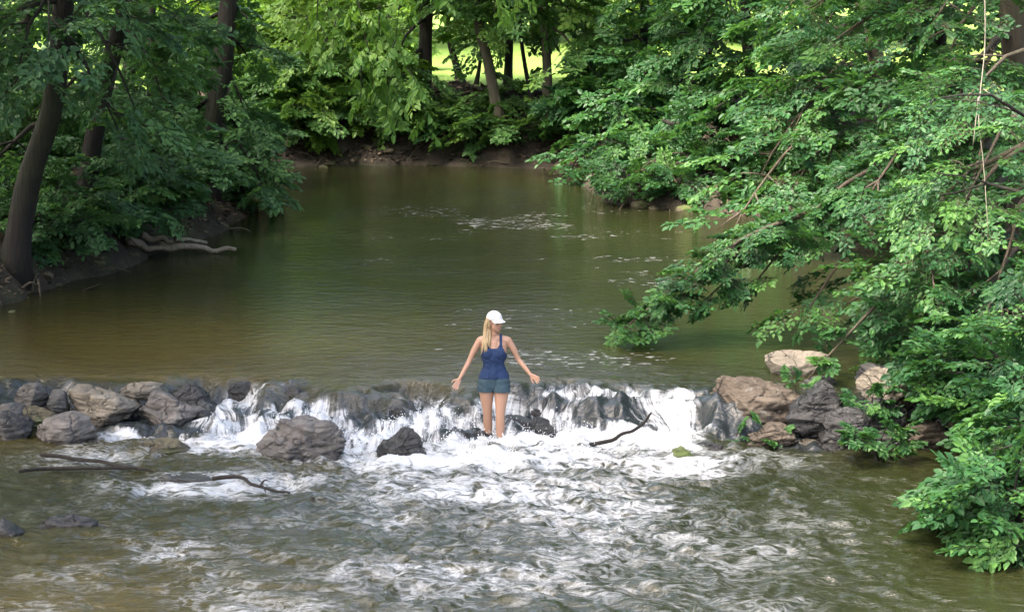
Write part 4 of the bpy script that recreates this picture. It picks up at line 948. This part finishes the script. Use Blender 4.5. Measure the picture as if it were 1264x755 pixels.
# cap
g = Geo(); th = np.linspace(0, math.pi / 2, 10); ph = np.linspace(0, 2 * math.pi, 28, endpoint=False)
TH, PH = np.meshgrid(th, ph, indexing='ij'); V = np.stack([np.cos(TH) * np.cos(PH) * .089, np.cos(TH) * np.sin(PH) * .106 + .008, np.sin(TH) * .098 + .036], -1).reshape(-1, 3)
i, j = np.meshgrid(np.arange(9), np.arange(28), indexing='ij'); Q = np.stack([i * 28 + j, i * 28 + (j + 1) % 28, (i + 1) * 28 + (j + 1) % 28, (i + 1) * 28 + j], -1).reshape(-1, 4)
g.add(hd(V), Q); CAP = g.build('cap', [CAPM], WOM); CAP['label'] = 'white baseball cap'
so = CAP.modifiers.new('t', 'SOLIDIFY'); so.thickness = .004
g = Geo(); uu = np.linspace(-1, 1, 17); vv = np.linspace(0, 1, 6); UU, VV = np.meshgrid(uu, vv, indexing='ij')
bx_ = np.sin(UU * 1.15) * .088; by_ = -(np.cos(UU * 1.15) * .098 + VV * .068 * np.cos(UU * 1.25) ** .5) + .004; bz_ = .040 - VV * .014 - .018 * UU ** 2 * (.4 + VV)
g.add(hd(np.stack([bx_, by_, bz_], -1).reshape(-1, 3)), grid_faces(17, 6)); BR = g.build('brim', [CAPM], CAP)
so = BR.modifiers.new('t', 'SOLIDIFY'); so.thickness = .006
g = Geo(); hb = [(-.012, -.1005, .088), (.0, -.102, .094), (.014, -.1003, .087)]; g.tube(hd(np.array(hb)), [.004, .006, .004], 6); g.build('emblem', [solid('emblem_grey', (.35, .36, .4))], CAP)
# hair
g = Geo(); rng = np.random.default_rng(5)
for k in range(46):
    a = rng.uniform(R(20), R(200)); st_ = hd(np.array([(math.cos(a) * -.078, math.sin(a) * .09 + .005, .045)]))[0]
    fr = rng.random() < .72
    if fr: end = np.array([-.098 + rng.normal(0, .022), -.075 + rng.normal(0, .018), 1.27 + rng.uniform(-.05, .08)]); mid = np.array([-.082 + rng.normal(0, .014), -.012 + rng.normal(0, .02), 1.47])
    else: end = np.array([-.03 + rng.normal(0, .05), .105 + rng.normal(0, .015), 1.30 + rng.uniform(-.06, .06)]); mid = np.array([-.02 + rng.normal(0, .04), .095, 1.47])
    P = resample(np.array([st_, st_ * .45 + mid * .55 + np.array([-.008, .004, .02]), mid, mid * .45 + end * .55 + np.array([rng.normal(0, .006), -.01, 0]), end]), 16)
    g.tube(P, np.interp(np.linspace(0, 1, 16), [0, .3, .8, 1], [.014, .017, .013, .003]), 7, .15, k)
for k in range(16):
    a = R(-25) + k * R(230) / 15; p = np.array([(math.cos(a) * -.078, math.sin(a) * .092 + .006, .05), (math.cos(a) * -.079, math.sin(a) * .094 + .006, 0.0), (math.cos(a) * -.068, math.sin(a) * .085 + .01, -.06)])
    if a < R(0): continue
    g.tube(resample(hd(p), 8), .016, 7, .15, k)
g.build('hair', [HAIR], WOM)['label'] = 'long wavy blonde hair over one shoulder'
# face details
EYE, LIP, BROW = solid('eye_dark', (.03, .022, .018)), solid('lip', (.45, .16, .14)), solid('brow', (.16, .10, .05))
for s_ in (-1, 1):
    V, T = ICO[3]; mk_mesh('eye', hd(V * np.array((.013, .006, .0065)) + np.array((s_ * .030, -.084, -.003))), [T], [EYE], WOM)
    g = Geo(); g.tube(hd(np.array([(s_ * .014, -.091, .015), (s_ * .03, -.089, .019), (s_ * .046, -.080, .013)])), [.003, .0035, .002], 6); g.build('eyebrow', [BROW], WOM)
g = Geo(); g.tube(hd(np.array([(-.024, -.084, -.056), (-.010, -.0945, -.0625), (0, -.0955, -.064), (.010, -.0945, -.0625), (.024, -.084, -.056)])), [.002, .005, .0055, .005, .002], 8); g.build('mouth', [LIP], WOM)
print('leaf faces', LEAFCOUNT)
